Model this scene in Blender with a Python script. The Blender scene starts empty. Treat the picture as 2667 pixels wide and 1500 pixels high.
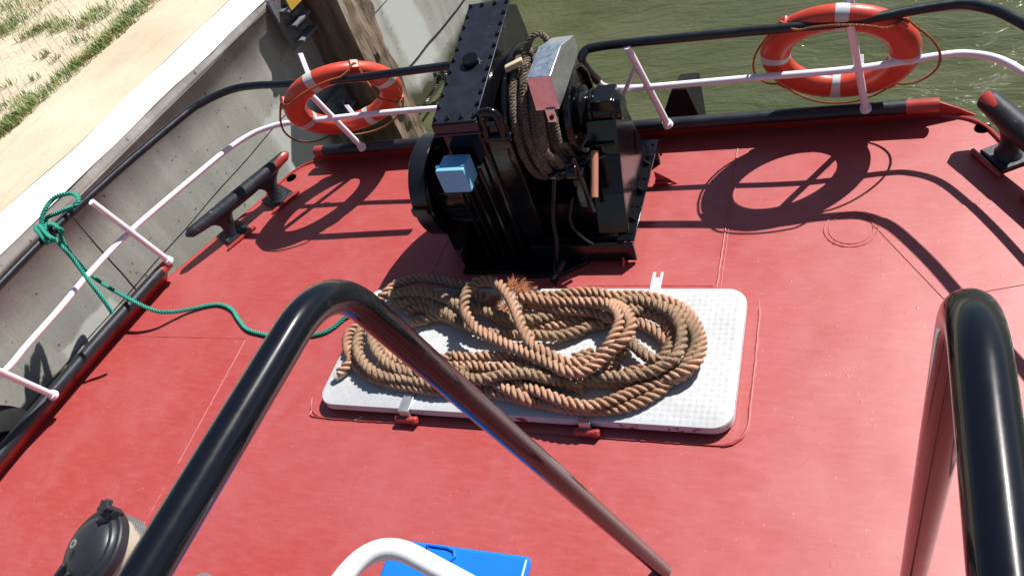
import bpy, bmesh, math, random
from mathutils import Vector, Matrix, noise
random.seed(7)
R = math.radians
scene = bpy.context.scene
COL = scene.collection

# ------------------------------------------------------------------ camera, world, sun
cam_d = bpy.data.cameras.new("camera")
cam = bpy.data.objects.new("camera", cam_d)
COL.objects.link(cam)
scene.camera = cam
cam_d.sensor_width = 36.0
cam_d.lens = 29.55
cam_d.clip_end = 500
cam_d.clip_start = 0.05
cam.matrix_world = Matrix(((0.92228880, 0.0, 0.38650142, 0.0),
                           (0.25810524, 0.74408672, -0.61621153, 0.0),
                           (-0.28768918, 0.66808303, 0.68622154, 3.0),
                           (0, 0, 0, 1)))
w = bpy.data.worlds.new("World")
scene.world = w
w.use_nodes = True
nt = w.node_tree
bg = nt.nodes["Background"]
sky = nt.nodes.new("ShaderNodeTexSky")
sky.sky_type = 'NISHITA'
sky.sun_disc = False
SUN_TRAVEL = Vector((-0.403, -0.492, -0.772)).normalized()
sky.sun_elevation = math.asin(-SUN_TRAVEL.z)
sky.sun_rotation = math.atan2(-SUN_TRAVEL.x, -SUN_TRAVEL.y)
sky.air_density = 1.0
sky.dust_density = 0.6
nt.links.new(sky.outputs[0], bg.inputs[0])
bg.inputs[1].default_value = 0.05
sd = bpy.data.lights.new("sun", 'SUN')
sd.energy = 5.0
sd.angle = R(0.5)
sd.color = (1.0, 0.965, 0.925)
sun = bpy.data.objects.new("sun", sd)
COL.objects.link(sun)
sun.rotation_euler = SUN_TRAVEL.to_track_quat('-Z', 'Y').to_euler()
scene.view_settings.view_transform = 'Standard'
scene.view_settings.look = 'None'
scene.view_settings.exposure = 0.62
scene.view_settings.gamma = 1.0
scene.view_settings.use_curve_mapping = False

# ------------------------------------------------------------------ materials
def newmat(name):
    m = bpy.data.materials.new(name)
    m.use_nodes = True
    return m, m.node_tree, m.node_tree.nodes["Principled BSDF"]

def N(nt, t, **kw):
    n = nt.nodes.new(t)
    for k, v in kw.items():
        if k in n.inputs: n.inputs[k].default_value = v
        else: setattr(n, k, v)
    return n

def noise_tex(nt, scale, detail=4, rough=.55, vec=None, stretch=None, dist=0.0):
    tc = nt.nodes.new("ShaderNodeTexCoord")
    out = tc.outputs["Object"]
    if stretch:
        mp = nt.nodes.new("ShaderNodeMapping")
        mp.inputs["Scale"].default_value = stretch[:3]
        if len(stretch) > 3: mp.inputs["Rotation"].default_value = (0, 0, stretch[3])
        nt.links.new(out, mp.inputs[0]); out = mp.outputs[0]
    n = nt.nodes.new("ShaderNodeTexNoise")
    n.inputs["Scale"].default_value = scale
    n.inputs["Detail"].default_value = detail
    n.inputs["Roughness"].default_value = rough
    n.inputs["Distortion"].default_value = dist
    nt.links.new(out, n.inputs["Vector"])
    return n.outputs["Fac"]

def ramp(nt, fac, stops):
    r = nt.nodes.new("ShaderNodeValToRGB")
    e = r.color_ramp.elements
    while len(e) < len(stops): e.new(0.5)
    for el, (p, c) in zip(e, stops):
        el.position = p
        el.color = (*c, 1) if len(c) == 3 else c
    nt.links.new(fac, r.inputs[0])
    return r.outputs[0]

def g(v): return (v, v, v)

def mix(nt, fac, a, b, mode='MIX'):
    m = nt.nodes.new("ShaderNodeMix")
    m.data_type = 'RGBA'; m.blend_type = mode
    for sock, v in ((m.inputs[0], fac), (m.inputs[6], a), (m.inputs[7], b)):
        if isinstance(v, (int, float)): sock.default_value = v
        elif isinstance(v, tuple): sock.default_value = (*v, 1)
        else: nt.links.new(v, sock)
    return m.outputs[2]

def bump(nt, p, h, strength, dist, prev=None):
    b = nt.nodes.new("ShaderNodeBump")
    b.inputs["Strength"].default_value = strength
    b.inputs["Distance"].default_value = dist
    nt.links.new(h, b.inputs["Height"])
    if prev: nt.links.new(prev, b.inputs["Normal"])
    nt.links.new(b.outputs[0], p.inputs["Normal"])
    return b.outputs[0]

def paint(name, col, rough=.4, var=.12, bscale=60, bstr=.15, bdist=.002, col2=None, metal=0, coat=0, spec=.5, wear=None):
    m, nt, p = newmat(name)
    c2 = col2 or tuple(min(1, c * (1 + var)) for c in col)
    c1 = tuple(c * (1 - var) for c in col)
    base = ramp(nt, noise_tex(nt, 6, 5), [(.3, c1), (.7, c2)])
    if wear:
        wc, wth, wsc = wear
        msk = ramp(nt, noise_tex(nt, wsc, 8, .65), [(wth, g(0)), (wth + .03, g(1))])
        base = mix(nt, msk, base, wc)
    nt.links.new(base, p.inputs["Base Color"])
    rr = ramp(nt, noise_tex(nt, 14, 5), [(.3, g(max(.02, rough * .8))), (.7, g(min(1, rough * 1.25)))])
    nt.links.new(rr, p.inputs["Roughness"])
    p.inputs["Metallic"].default_value = metal
    p.inputs["Specular IOR Level"].default_value = spec
    p.inputs["Coat Weight"].default_value = coat
    p.inputs["Coat Roughness"].default_value = .06
    if bstr: bump(nt, p, noise_tex(nt, bscale, 4), bstr, bdist)
    return m

M = {}
# red deck paint, brushed, slightly chalky with faded and fresh areas
m, nt, p = newmat("deck_red"); M['deck'] = m
big = noise_tex(nt, 1.1, 4, .6)
br = noise_tex(nt, 9, 6, .65, stretch=(1, 5, 1, .6))
fine = noise_tex(nt, 70, 4, .6)
c = ramp(nt, big, [(.3, (.335, .036, .028)), (.5, (.350, .050, .046)), (.7, (.358, .064, .063))])
c = mix(nt, ramp(nt, br, [(.45, g(0)), (.8, g(.5))]), c, (.43, .11, .112))
c = mix(nt, ramp(nt, fine, [(.35, g(.22)), (.5, g(0))]), c, (.31, .03, .025))
sp = noise_tex(nt, 5.5, 9, .7)
c = mix(nt, ramp(nt, sp, [(.62, g(0)), (.66, g(.35))]), c, (.34, .033, .028))
scr = noise_tex(nt, 16, 8, .75, stretch=(5, 1, 1, -.5))
c = mix(nt, ramp(nt, scr, [(.69, g(0)), (.72, g(.35))]), c, (.55, .24, .21))
cl = noise_tex(nt, 3.1, 6, .72, dist=.8)
c = mix(nt, ramp(nt, cl, [(.46, g(0)), (.66, g(.33))]), c, (.40, .105, .105))
c = mix(nt, ramp(nt, noise_tex(nt, 1.9, 8, .7, dist=.5), [(.28, g(.30)), (.42, g(0))]), c, (.30, .026, .020))
c = mix(nt, ramp(nt, noise_tex(nt, 85, 2, .5), [(.735, g(0)), (.76, g(.8))]), c, (.62, .42, .36))
c = mix(nt, ramp(nt, noise_tex(nt, 38, 3, .6), [(.245, g(.7)), (.27, g(0))]), c, (.16, .02, .015))
# pale patch where water stood along the left side
nt.links.new(c, p.inputs["Base Color"])
nt.links.new(ramp(nt, noise_tex(nt, 2.4, 7, .65), [(.3, g(.40)), (.7, g(.52))]), p.inputs["Roughness"])
p.inputs["Specular IOR Level"].default_value = .85
b1 = bump(nt, p, br, .06, .005)
vor = nt.nodes.new("ShaderNodeTexNoise"); vor.inputs["Scale"].default_value = 22; vor.inputs["Detail"].default_value = 2
tc = nt.nodes.new("ShaderNodeTexCoord"); nt.links.new(tc.outputs["Object"], vor.inputs["Vector"])
bl = ramp(nt, vor.outputs["Fac"], [(.66, g(0)), (.74, g(1))])
b2 = bump(nt, p, bl, .07, .003, b1)
bump(nt, p, noise_tex(nt, 1.6, 2), .5, .02, b2)

M['red'] = paint("red_paint", (.36, .045, .038), .33, .15, 40, .25, .003)
M['darkred'] = paint("shaded_red_paint", (.32, .024, .018), .4, .2, 40, .2, .002)  # red paint darkened: shade on the bulwark plates is put into the colour
M['black'] = paint("black_gloss_paint", (.005, .005, .007), .14, .2, 30, .26, .003, spec=.40)
m, nt, p = newmat("black_gloss_pipe"); M['blackp'] = m
c = mix(nt, ramp(nt, noise_tex(nt, 22, 8, .7), [(.66, g(0)), (.72, g(.35))]), (.004, .005, .009), (.05, .055, .07))
nt.links.new(c, p.inputs["Base Color"])
nt.links.new(ramp(nt, noise_tex(nt, 35, 7, .7), [(.3, g(.20)), (.7, g(.32))]), p.inputs["Roughness"])
p.inputs["Specular IOR Level"].default_value = .09
p.inputs["Coat Weight"].default_value = .62
nt.links.new(ramp(nt, noise_tex(nt, 12, 6, .7), [(.35, g(.03)), (.7, g(.085))]), p.inputs["Coat Roughness"])
bump(nt, p, noise_tex(nt, 11, 5, .6, stretch=(1, .35, 1)), .10, .003)
M['rail'] = paint("black_satin_paint", (.008, .009, .013), .34, .2, 50, .2, .002)
M['cover'] = paint("black_weathered_paint", (.010, .012, .020), .38, .2, 70, .25, .002, wear=((.05, .05, .055), .66, 50))  # weathered black, its blue tint painting the sky reflected in the cover
M['cap'] = paint("black_worn_paint", (.012, .014, .02), .42, .3, 60, .3, .003, wear=((.16, .15, .15), .68, 40))
M['cleatm'] = paint("worn_bitumen_paint", (.014, .016, .022), .45, .3, 50, .35, .003, wear=((.13, .14, .16), .64, 26))
M['hole'] = paint("hole_shade_black", (.001, .001, .001), .9, .1, 20, 0, 0, spec=0)  # flat black standing for the shade inside the drain holes
M['white'] = paint("white_rail_paint", (.78, .74, .80), .35, .04, 40, .12, .002)
M['whitep'] = paint("white_gloss_pipe", (.82, .82, .82), .25, .03, 20, .05, .002)
M['blue'] = paint("bright_blue_paint", (.012, .16, .62), .22, .06, 15, .06, .002)
M['lightblue'] = paint("light_blue_plastic", (.16, .42, .66), .45, .06, 60, .1, .001)
M['copper'] = paint("rusty_copper_pipe", (.42, .17, .10), .55, .2, 60, .2, .002)
M['rubber'] = paint("black_rubber", (.007, .007, .007), .75, .3, 30, .4, .006)
M['grayplastic'] = paint("grey_moulded_plastic", (.022, .023, .028), .42, .15, 40, .1, .001)
M['cream'] = paint("cream_housing", (.42, .36, .28), .5, .1, 30, .1, .002)
M['steelgrey'] = paint("weathered_grey_steel", (.16, .16, .165), .5, .35, 30, .4, .004, wear=((.10, .06, .04), .6, 14))
M['darksteel'] = paint("oily_steel", (.012, .010, .009), .3, .3, 30, .3, .003)
M['alu'] = paint("worn_aluminium", (.55, .55, .56), .35, .15, 50, .2, .001, metal=.8)
M['bitumen'] = paint("stem_black", (.006, .005, .005), .75, .4, 20, .4, .006, spec=.2, wear=((.06, .03, .02), .70, 18))

m, nt, p = newmat("galvanised_sheet"); M['galv'] = m
vz = nt.nodes.new("ShaderNodeTexVoronoi"); vz.inputs["Scale"].default_value = 55
tc = nt.nodes.new("ShaderNodeTexCoord"); nt.links.new(tc.outputs["Object"], vz.inputs["Vector"])
nt.links.new(ramp(nt, vz.outputs["Color"], [(.1, (.66, .69, .71)), (.9, (.76, .79, .81))]), p.inputs["Base Color"])
p.inputs["Metallic"].default_value = 1
nt.links.new(ramp(nt, vz.outputs["Color"], [(.1, g(.30)), (.9, g(.40))]), p.inputs["Roughness"])

m, nt, p = newmat("white_chequer_paint"); M['hatch'] = m
c = ramp(nt, noise_tex(nt, 3, 5), [(.3, (.42, .435, .45)), (.7, (.54, .545, .55))])
c = mix(nt, ramp(nt, noise_tex(nt, 11, 10, .75), [(.67, g(0)), (.69, g(.8))]), c, (.16, .15, .15))
c = mix(nt, ramp(nt, noise_tex(nt, 2.2, 6, .65), [(.35, g(.5)), (.55, g(0))]), c, (.34, .33, .31))
c = mix(nt, ramp(nt, noise_tex(nt, 7, 9, .75), [(.60, g(0)), (.70, g(.35))]), c, (.40, .30, .22))
nt.links.new(c, p.inputs["Base Color"]); p.inputs["Roughness"].default_value = .36
bump(nt, p, noise_tex(nt, 50, 4), .12, .002)
m, nt, p = newmat("chipped_hatch_rim"); M['rim'] = m
c = mix(nt, ramp(nt, noise_tex(nt, 12, 8, .7), [(.58, g(0)), (.62, g(1))]), (.52, .53, .55), (.30, .02, .025))
nt.links.new(c, p.inputs["Base Color"]); p.inputs["Roughness"].default_value = .4

def ropemat(name, cols, b=.6, sc=140, dirt=None):
    m, nt, p = newmat(name)
    c = ramp(nt, noise_tex(nt, 5, 6, .6), cols)
    if dirt: c = mix(nt, ramp(nt, noise_tex(nt, 3.2, 7, .7), [(.50, g(0)), (.62, g(.75))]), c, dirt)
    c = mix(nt, ramp(nt, noise_tex(nt, sc, 3, .6), [(.3, g(.6)), (.6, g(0))]), c, tuple(x * .45 for x in cols[0][1]))
    nt.links.new(c, p.inputs["Base Color"])
    p.inputs["Roughness"].default_value = .85
    p.inputs["Specular IOR Level"].default_value = .2
    bump(nt, p, noise_tex(nt, sc * 1.4, 4), b, .004)
    return m
M['rope'] = ropemat("brown_rope", [(.3, (.38, .20, .125)), (.5, (.50, .29, .19)), (.75, (.55, .35, .25))], dirt=(.30, .205, .125))
M['rope2'] = ropemat("rough_brown_rope", [(.3, (.27, .175, .11)), (.5, (.40, .26, .165)), (.75, (.38, .28, .19))], 1.0, dirt=(.20, .155, .095))
M['fray'] = ropemat("frayed_fibre", [(.3, (.46, .18, .085)), (.7, (.55, .29, .17))])
M['green'] = ropemat("green_rope", [(.3, (.02, .24, .175)), (.7, (.06, .40, .30))], .3)
M['cord'] = ropemat("orange_cord", [(.3, (.36, .13, .055)), (.7, (.46, .19, .09))], .3)
M['wire'] = ropemat("rusty_wire_rope", [(.3, (.12, .09, .065)), (.7, (.24, .19, .145))], .5, 90)
M['buoy'] = paint("orange_buoy", (.52, .052, .026), .38, .07, 20, .06, .002, coat=.1)
M['tape'] = paint("grey_reflective_tape", (.46, .47, .47), .4, .2, 60, .2, .001)

# concrete
def concrete(name, c1, c2, pit=True, streak=True):
    m, nt, p = newmat(name)
    c = ramp(nt, noise_tex(nt, 1.3, 8, .6), [(.3, c1), (.7, c2)])
    if streak:
        c = mix(nt, ramp(nt, noise_tex(nt, 3, 5, .6, stretch=(1.5, 1.5, .25)), [(.42, g(.55)), (.62, g(0))]), c, tuple(x * .72 for x in c1))
    if pit:
        c = mix(nt, ramp(nt, noise_tex(nt, 26, 3, .5), [(.29, g(.85)), (.32, g(0))]), c, (.05, .05, .045))
    c = mix(nt, ramp(nt, noise_tex(nt, 60, 4, .7), [(.3, g(.35)), (.6, g(0))]), c, tuple(x * .6 for x in c1))
    nt.links.new(c, p.inputs["Base Color"]); p.inputs["Roughness"].default_value = .85
    bb = bump(nt, p, noise_tex(nt, 24, 6, .6), .16, .006)
    return m, nt, p, c
m, nt, p, c = concrete("quay_concrete", (.35, .34, .295), (.49, .475, .42)); M['conc'] = m
# algae and wet staining close to the water line
tc = nt.nodes.new("ShaderNodeTexCoord"); sx = nt.nodes.new("ShaderNodeSeparateXYZ")
nt.links.new(tc.outputs["Object"], sx.inputs[0])
ad = nt.nodes.new("ShaderNodeMath"); ad.operation = 'MULTIPLY_ADD'
nt.links.new(noise_tex(nt, 2.2, 5), ad.inputs[0]); ad.inputs[1].default_value = .45
nt.links.new(sx.outputs[2], ad.inputs[2])
mr = nt.nodes.new("ShaderNodeMapRange"); mr.inputs[1].default_value = -.62; mr.inputs[2].default_value = -.78
nt.links.new(ad.outputs[0], mr.inputs[0])
def wall_patch(c, y0, y1, z0, z1, soft, amt, col, wob=.10):
    a = nt.nodes.new("ShaderNodeMath"); a.operation = 'MULTIPLY_ADD'
    nt.links.new(noise_tex(nt, 4.5, 6, .6), a.inputs[0]); a.inputs[1].default_value = wob * 2; nt.links.new(sx.outputs[1], a.inputs[2])
    b = nt.nodes.new("ShaderNodeMath"); b.operation = 'MULTIPLY_ADD'
    nt.links.new(noise_tex(nt, 5.5, 6, .6), b.inputs[0]); b.inputs[1].default_value = wob * 2; nt.links.new(sx.outputs[2], b.inputs[2])
    out = None
    for src, lo, hi in ((a, y0 + wob, y1 + wob), (b, z0 + wob, z1 + wob)):
        for e0, e1 in ((lo - soft, lo + soft), (hi + soft, hi - soft)):
            q = nt.nodes.new("ShaderNodeMapRange"); q.interpolation_type = 'SMOOTHSTEP'
            q.inputs[1].default_value = e0; q.inputs[2].default_value = e1
            nt.links.new(src.outputs[0], q.inputs[0])
            if out is None: out = q.outputs[0]
            else:
                m_ = nt.nodes.new("ShaderNodeMath"); m_.operation = 'MULTIPLY'
                nt.links.new(out, m_.inputs[0]); nt.links.new(q.outputs[0], m_.inputs[1]); out = m_.outputs[0]
    k = nt.nodes.new("ShaderNodeMath"); k.operation = 'MULTIPLY'; nt.links.new(out, k.inputs[0]); k.inputs[1].default_value = amt
    return mix(nt, k.outputs[0], c, col)
c = wall_patch(c, 4.33, 4.82, -1.3, .04, .03, .8, (.55, .57, .52))
c = wall_patch(c, 6.08, 6.50, -1.1, .8, .05, .8, (.56, .58, .54), .12)
c = wall_patch(c, 5.75, 6.0, -.6, .9, .06, .5, (.52, .54, .49), .10)
c = wall_patch(c, 2.15, 2.62, -1.2, .02, .02, .85, (.60, .62, .56), .07)
c = wall_patch(c, 4.93, 5.02, -.1, .5, .03, .5, (.56, .57, .53), .05)
c2 = mix(nt, mr.outputs[0], c, (.055, .055, .025))
nt.links.new(c2, p.inputs["Base Color"])
M['patch'], *_ = concrete("pale_render_patch", (.43, .44, .40), (.52, .53, .49), False, False)
M['nose'], *_ = concrete("sunlit_coping", (.70, .68, .64), (.82, .81, .77), False, False)  # sun glare on the rounded nose is put into this pale colour
M['coping'], *_ = concrete("coping_face", (.34, .32, .29), (.56, .54, .50), True, True)
M['quaytop'], nt, p, c = concrete("sandy_concrete", (.50, .40, .28), (.66, .56, .42), False, False)
c = mix(nt, ramp(nt, noise_tex(nt, 2.5, 8, .7, stretch=(3, .4, 1, -.16)), [(.55, g(0)), (.72, g(.6))]), c, (.40, .27, .15))
nt.links.new(c, p.inputs["Base Color"])
# sandy block paving
m, nt, p = newmat("sandy_paving"); M['paving'] = m
tc = nt.nodes.new("ShaderNodeTexCoord"); mp = nt.nodes.new("ShaderNodeMapping")
mp.inputs["Rotation"].default_value = (0, 0, R(38)); nt.links.new(tc.outputs["Object"], mp.inputs[0])
bk = nt.nodes.new("ShaderNodeTexBrick"); bk.inputs["Scale"].default_value = 4.2
bk.inputs["Color1"].default_value = (.56, .48, .35, 1); bk.inputs["Color2"].default_value = (.50, .42, .30, 1)
bk.inputs["Mortar"].default_value = (.30, .25, .17, 1); bk.inputs["Mortar Size"].default_value = .018
nt.links.new(mp.outputs[0], bk.inputs[0])
c = mix(nt, ramp(nt, noise_tex(nt, 2.4, 6, .6), [(.42, g(0)), (.6, g(1))]), bk.outputs[0], (.60, .51, .37))
c = mix(nt, ramp(nt, noise_tex(nt, 30, 6, .7), [(.35, g(.5)), (.55, g(0))]), c, (.36, .29, .19))
nt.links.new(c, p.inputs["Base Color"]); p.inputs["Roughness"].default_value = .95
bump(nt, p, noise_tex(nt, 40, 5), .5, .01)
# grass
m, nt, p = newmat("grass"); M['grass'] = m
nt.links.new(ramp(nt, noise_tex(nt, 5, 6, .7), [(.3, (.07, .16, .03)), (.45, (.14, .23, .055)), (.58, (.30, .30, .11)), (.74, (.46, .41, .20))]), p.inputs["Base Color"])
p.inputs["Roughness"].default_value = .7
# water
m, nt, p = newmat("harbour_water"); M['water'] = m
c = ramp(nt, noise_tex(nt, .9, 5, .6, stretch=(1, 2, 1)), [(.25, (.044, .052, .022)), (.5, (.062, .070, .031)), (.8, (.088, .092, .050))])
nt.links.new(c, p.inputs["Base Color"]); p.inputs["Roughness"].default_value = .08
p.inputs["IOR"].default_value = 1.33
b1 = bump(nt, p, noise_tex(nt, 1.5, 4, .6, stretch=(1, 2.4, 1, .3), dist=.8), .45, .12)
bump(nt, p, noise_tex(nt, 4.6, 5, .6, stretch=(1, 2.0, 1, -.1), dist=1.2), .42, .035, b1)
# timber
m, nt, p = newmat("weathered_timber"); M['wood'] = m
c = ramp(nt, noise_tex(nt, 7, 9, .7, stretch=(1, 1, .18)), [(.25, (.05, .036, .026)), (.45, (.18, .125, .085)), (.58, (.29, .215, .15)), (.75, (.40, .36, .31))])
nt.links.new(c, p.inputs["Base Color"]); p.inputs["Roughness"].default_value = .9
bump(nt, p, noise_tex(nt, 12, 8, .7, stretch=(1, 1, .15)), .9, .03)
M['ochre'] = paint("yellow_bracket_paint", (.55, .33, .04), .6, .2)
M['chip'] = paint("dry_wood_chip", (.45, .36, .20), .8, .2)
M['emblem'] = paint("pale_emblem_print", (.25, .26, .24), .5, .1)
M['tan'] = paint("pale_wood_wedge", (.50, .42, .27), .6, .15)

# ------------------------------------------------------------------ mesh helpers
class MB:
    def __init__(s): s.v = []; s.f = []
    def add(s, vs, fs):
        o = len(s.v)
        s.v += [tuple(v) for v in vs]
        s.f += [tuple(i + o for i in f) for f in fs]
        return s
    def box(s, x0, x1, y0, y1, z0, z1, rot=None, org=None):
        vs = [Vector((x, y, z)) for x in (x0, x1) for y in (y0, y1) for z in (z0, z1)]
        if rot is not None:
            o = Vector(org) if org is not None else Vector(((x0 + x1) / 2, (y0 + y1) / 2, (z0 + z1) / 2))
            vs = [o + rot @ (v - o) for v in vs]
        return s.add(vs, [(0, 1, 3, 2), (4, 6, 7, 5), (0, 4, 5, 1), (2, 3, 7, 6), (0, 2, 6, 4), (1, 5, 7, 3)])
    def obox(s, c, ax, ay, az, hx, hy, hz):
        c = Vector(c); ax, ay, az = Vector(ax).normalized(), Vector(ay).normalized(), Vector(az).normalized()
        vs = [c + ax * i * hx + ay * j * hy + az * k * hz for i in (-1, 1) for j in (-1, 1) for k in (-1, 1)]
        return s.add(vs, [(0, 1, 3, 2), (4, 6, 7, 5), (0, 4, 5, 1), (2, 3, 7, 6), (0, 2, 6, 4), (1, 5, 7, 3)])
    def tube(s, pts, r, n=12, caps=True, up=None):
        pts = [Vector(p) for p in pts]
        rs = r if isinstance(r, (list, tuple)) else [r] * len(pts)
        fr = frames(pts, up)
        o = len(s.v)
        for (p, t, a, b), rr in zip(fr, rs):
            for k in range(n):
                th = 2 * math.pi * k / n
                s.v.append(tuple(p + a * math.cos(th) * rr + b * math.sin(th) * rr))
        for i in range(len(pts) - 1):
            for k in range(n):
                k2 = (k + 1) % n
                s.f.append((o + i * n + k, o + i * n + k2, o + (i + 1) * n + k2, o + (i + 1) * n + k))
        if caps:
            s.f.append(tuple(o + k for k in reversed(range(n))))
            s.f.append(tuple(o + (len(pts) - 1) * n + k for k in range(n)))
        return s
    def lathe(s, org, axis, prof, n=40, close=False):
        """prof: list of (distance along axis, radius)"""
        org = Vector(org); ax = Vector(axis).normalized()
        a = ax.orthogonal().normalized(); b = ax.cross(a)
        o = len(s.v)
        for d, r in prof:
            for k in range(n):
                th = 2 * math.pi * k / n
                s.v.append(tuple(org + ax * d + (a * math.cos(th) + b * math.sin(th)) * r))
        m_ = len(prof)
        for i in range(m_ - 1 + (1 if close else 0)):
            j = (i + 1) % m_
            for k in range(n):
                k2 = (k + 1) % n
                s.f.append((o + i * n + k, o + i * n + k2, o + j * n + k2, o + j * n + k))
        if not close:
            if prof[0][1] > 1e-4: s.f.append(tuple(o + k for k in reversed(range(n))))
            if prof[-1][1] > 1e-4: s.f.append(tuple(o + (m_ - 1) * n + k for k in range(n)))
        return s
    def prism(s, poly, a, b, axis='X'):
        """poly in the two other axes, extruded from a to b along axis"""
        def P(u, v, t):
            return {'X': (t, u, v), 'Y': (u, t, v), 'Z': (u, v, t)}[axis]
        n = len(poly)
        vs = [P(u, v, a) for u, v in poly] + [P(u, v, b) for u, v in poly]
        fs = [tuple(range(n)), tuple(range(2 * n - 1, n - 1, -1))]
        fs += [(i, i + n, (i + 1) % n + n, (i + 1) % n) for i in range(n)]
        return s.add(vs, fs)
    def build(s, name, mat, parent=None, smooth=True, bevel=0, seg=2, ang=35):
        me = bpy.data.meshes.new(name)
        me.from_pydata(s.v, [], s.f)
        bm = bmesh.new(); bm.from_mesh(me)
        bmesh.ops.recalc_face_normals(bm, faces=bm.faces)
        bm.to_mesh(me); bm.free()
        me.materials.append(mat)
        if smooth:
            me.shade_smooth()
            me.set_sharp_from_angle(angle=R(ang))
        o = bpy.data.objects.new(name, me)
        COL.objects.link(o)
        if bevel:
            bv = o.modifiers.new("bevel", 'BEVEL'); bv.width = bevel; bv.segments = seg
            bv.limit_method = 'ANGLE'; bv.angle_limit = R(40)
        if parent is not None:
            o.parent = parent
            o.matrix_parent_inverse = parent.matrix_world.inverted()
        return o

def frames(pts, up=None):
    out = []
    n = len(pts)
    closed = (pts[0] - pts[-1]).length < 1e-6
    prev = None
    for i, p in enumerate(pts):
        if closed and i in (0, n - 1): t = pts[1] - pts[n - 2]
        elif i == 0: t = pts[1] - p
        elif i == n - 1: t = p - pts[i - 1]
        else: t = pts[i + 1] - pts[i - 1]
        t = t.normalized() if t.length > 1e-9 else Vector((0, 0, 1))
        if prev is None:
            ref = Vector(up) if up else Vector((0, 0, 1))
            if abs(t.dot(ref)) > .95: ref = Vector((1, 0, 0))
            a = (ref - t * ref.dot(t)).normalized()
        else:
            a = (prev - t * prev.dot(t)).normalized()
        prev = a
        out.append((p, t, a, t.cross(a)))
    return out

def spline(pts, step=.02, tension=.5):
    """Catmull-Rom through pts, resampled roughly every step"""
    P = [Vector(p) for p in pts]
    P = [P[0] * 2 - P[1]] + P + [P[-1] * 2 - P[-2]]
    out = []
    for i in range(1, len(P) - 2):
        a, b, c_, d = P[i - 1:i + 3]
        n = max(2, int((c_ - b).length / step))
        for k in range(n):
            t = k / n
            out.append(.5 * ((2 * b) + (c_ - a) * t + (2 * a - 5 * b + 4 * c_ - d) * t * t + (3 * b - a - 3 * c_ + d) * t ** 3))
    out.append(P[-2])
    return out

def fillet(pts, rad, n=8):
    P = [Vector(p) for p in pts]
    out = [P[0]]
    for i in range(1, len(P) - 1):
        r = rad[i] if isinstance(rad, (list, tuple)) else rad
        a, b, c_ = P[i - 1], P[i], P[i + 1]
        d1 = (a - b); d2 = (c_ - b)
        l = min(r, d1.length * .48, d2.length * .48)
        p1 = b + d1.normalized() * l; p2 = b + d2.normalized() * l
        for k in range(n + 1):
            t = k / n
            out.append(p1 * (1 - t) ** 2 + b * 2 * t * (1 - t) + p2 * t * t)
    out.append(P[-1])
    return out

def rope_mb(mb, pts, r, pitch, nst=3, sides=7, step=.006, fuzz=0.0, phase=0.0, full=0.0):
    """laid rope: nst strands twisted round the path"""
    c_ = spline(pts, step)
    fr = frames(c_)
    sr = r * (.535 + full); off = r * (.50 - full)
    d = 0.0
    acc = [0.0]
    for i in range(1, len(c_)):
        d += (c_[i] - c_[i - 1]).length; acc.append(d)
    for s_ in range(nst):
        path = []
        for (p, t, a, b), l in zip(fr, acc):
            th = 2 * math.pi * (l / pitch + s_ / nst) + phase
            path.append(p + (a * math.cos(th) + b * math.sin(th)) * off)
        o = len(mb.v)
        n = sides
        for i, q in enumerate(path):
            p, t, a, b = fr[i]
            th0 = 2 * math.pi * acc[i] / pitch
            for k in range(n):
                th = 2 * math.pi * k / n + th0
                rr = sr * (1 + (random.uniform(-fuzz, fuzz) if fuzz else 0))
                mb.v.append(tuple(q + (a * math.cos(th) + b * math.sin(th)) * rr))
        for i in range(len(path) - 1):
            for k in range(n):
                k2 = (k + 1) % n
                mb.f.append((o + i * n + k, o + i * n + k2, o + (i + 1) * n + k2, o + (i + 1) * n + k))
        mb.f.append(tuple(o + k for k in reversed(range(n))))
        mb.f.append(tuple(o + (len(path) - 1) * n + k for k in range(n)))
    return c_

def hairs(mb, path, r, per_m, ln=.012, wd=.0009):
    L = sum((path[i + 1] - path[i]).length for i in range(len(path) - 1))
    for _ in range(int(L * per_m)):
        i = random.randrange(len(path) - 1)
        p = path[i]; t = (path[i + 1] - p).normalized()
        dv = Vector((random.gauss(0, 1), random.gauss(0, 1), random.gauss(.3, 1)))
        dv = (dv - t * dv.dot(t)).normalized()
        b = p + dv * r * .85
        e = b + (dv * .55 + t * random.uniform(-1, 1) + Vector((0, 0, random.uniform(-.3, .3)))).normalized() * ln * random.uniform(.4, 1.4)
        sd_ = t.cross(dv) * wd
        mb.add([b - sd_, b + sd_, e], [(0, 1, 2)])

def empty(name, label, cat, loc, group=None):
    o = bpy.data.objects.new(name, None); COL.objects.link(o)
    o.location = loc; o.empty_display_size = .05
    tag(o, label, cat, group)
    bpy.context.view_layer.update()
    return o

def tag(o, label=None, cat=None, group=None, kind=None):
    if label: o['label'] = label
    if cat: o['category'] = cat
    if group: o['group'] = group
    if kind: o['kind'] = kind
    return o

def bolt(mb, p, axis, r=.009, h=.008):
    mb.lathe(p, axis, [(-.002, r), (h * .6, r), (h, r * .7), (h, 0)], 6)

def bolts(pts, axis, mat, parent, r=.009, h=.008):
    """one bolt mesh, copied to every place as a part of its own"""
    mb = MB(); bolt(mb, (0, 0, 0), axis, r, h)
    first = None
    for p_ in pts:
        if first is None: o = first = mb.build("bolt", mat, None)
        else: o = first.copy(); COL.objects.link(o)
        o.location = p_
        o.parent = parent
        o.matrix_parent_inverse = parent.matrix_world.inverted()
    return first

MX = -1.53                                    # the boat's centre line
def mirx(P): return [(2 * MX - p[0], *p[1:]) for p in P]

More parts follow.
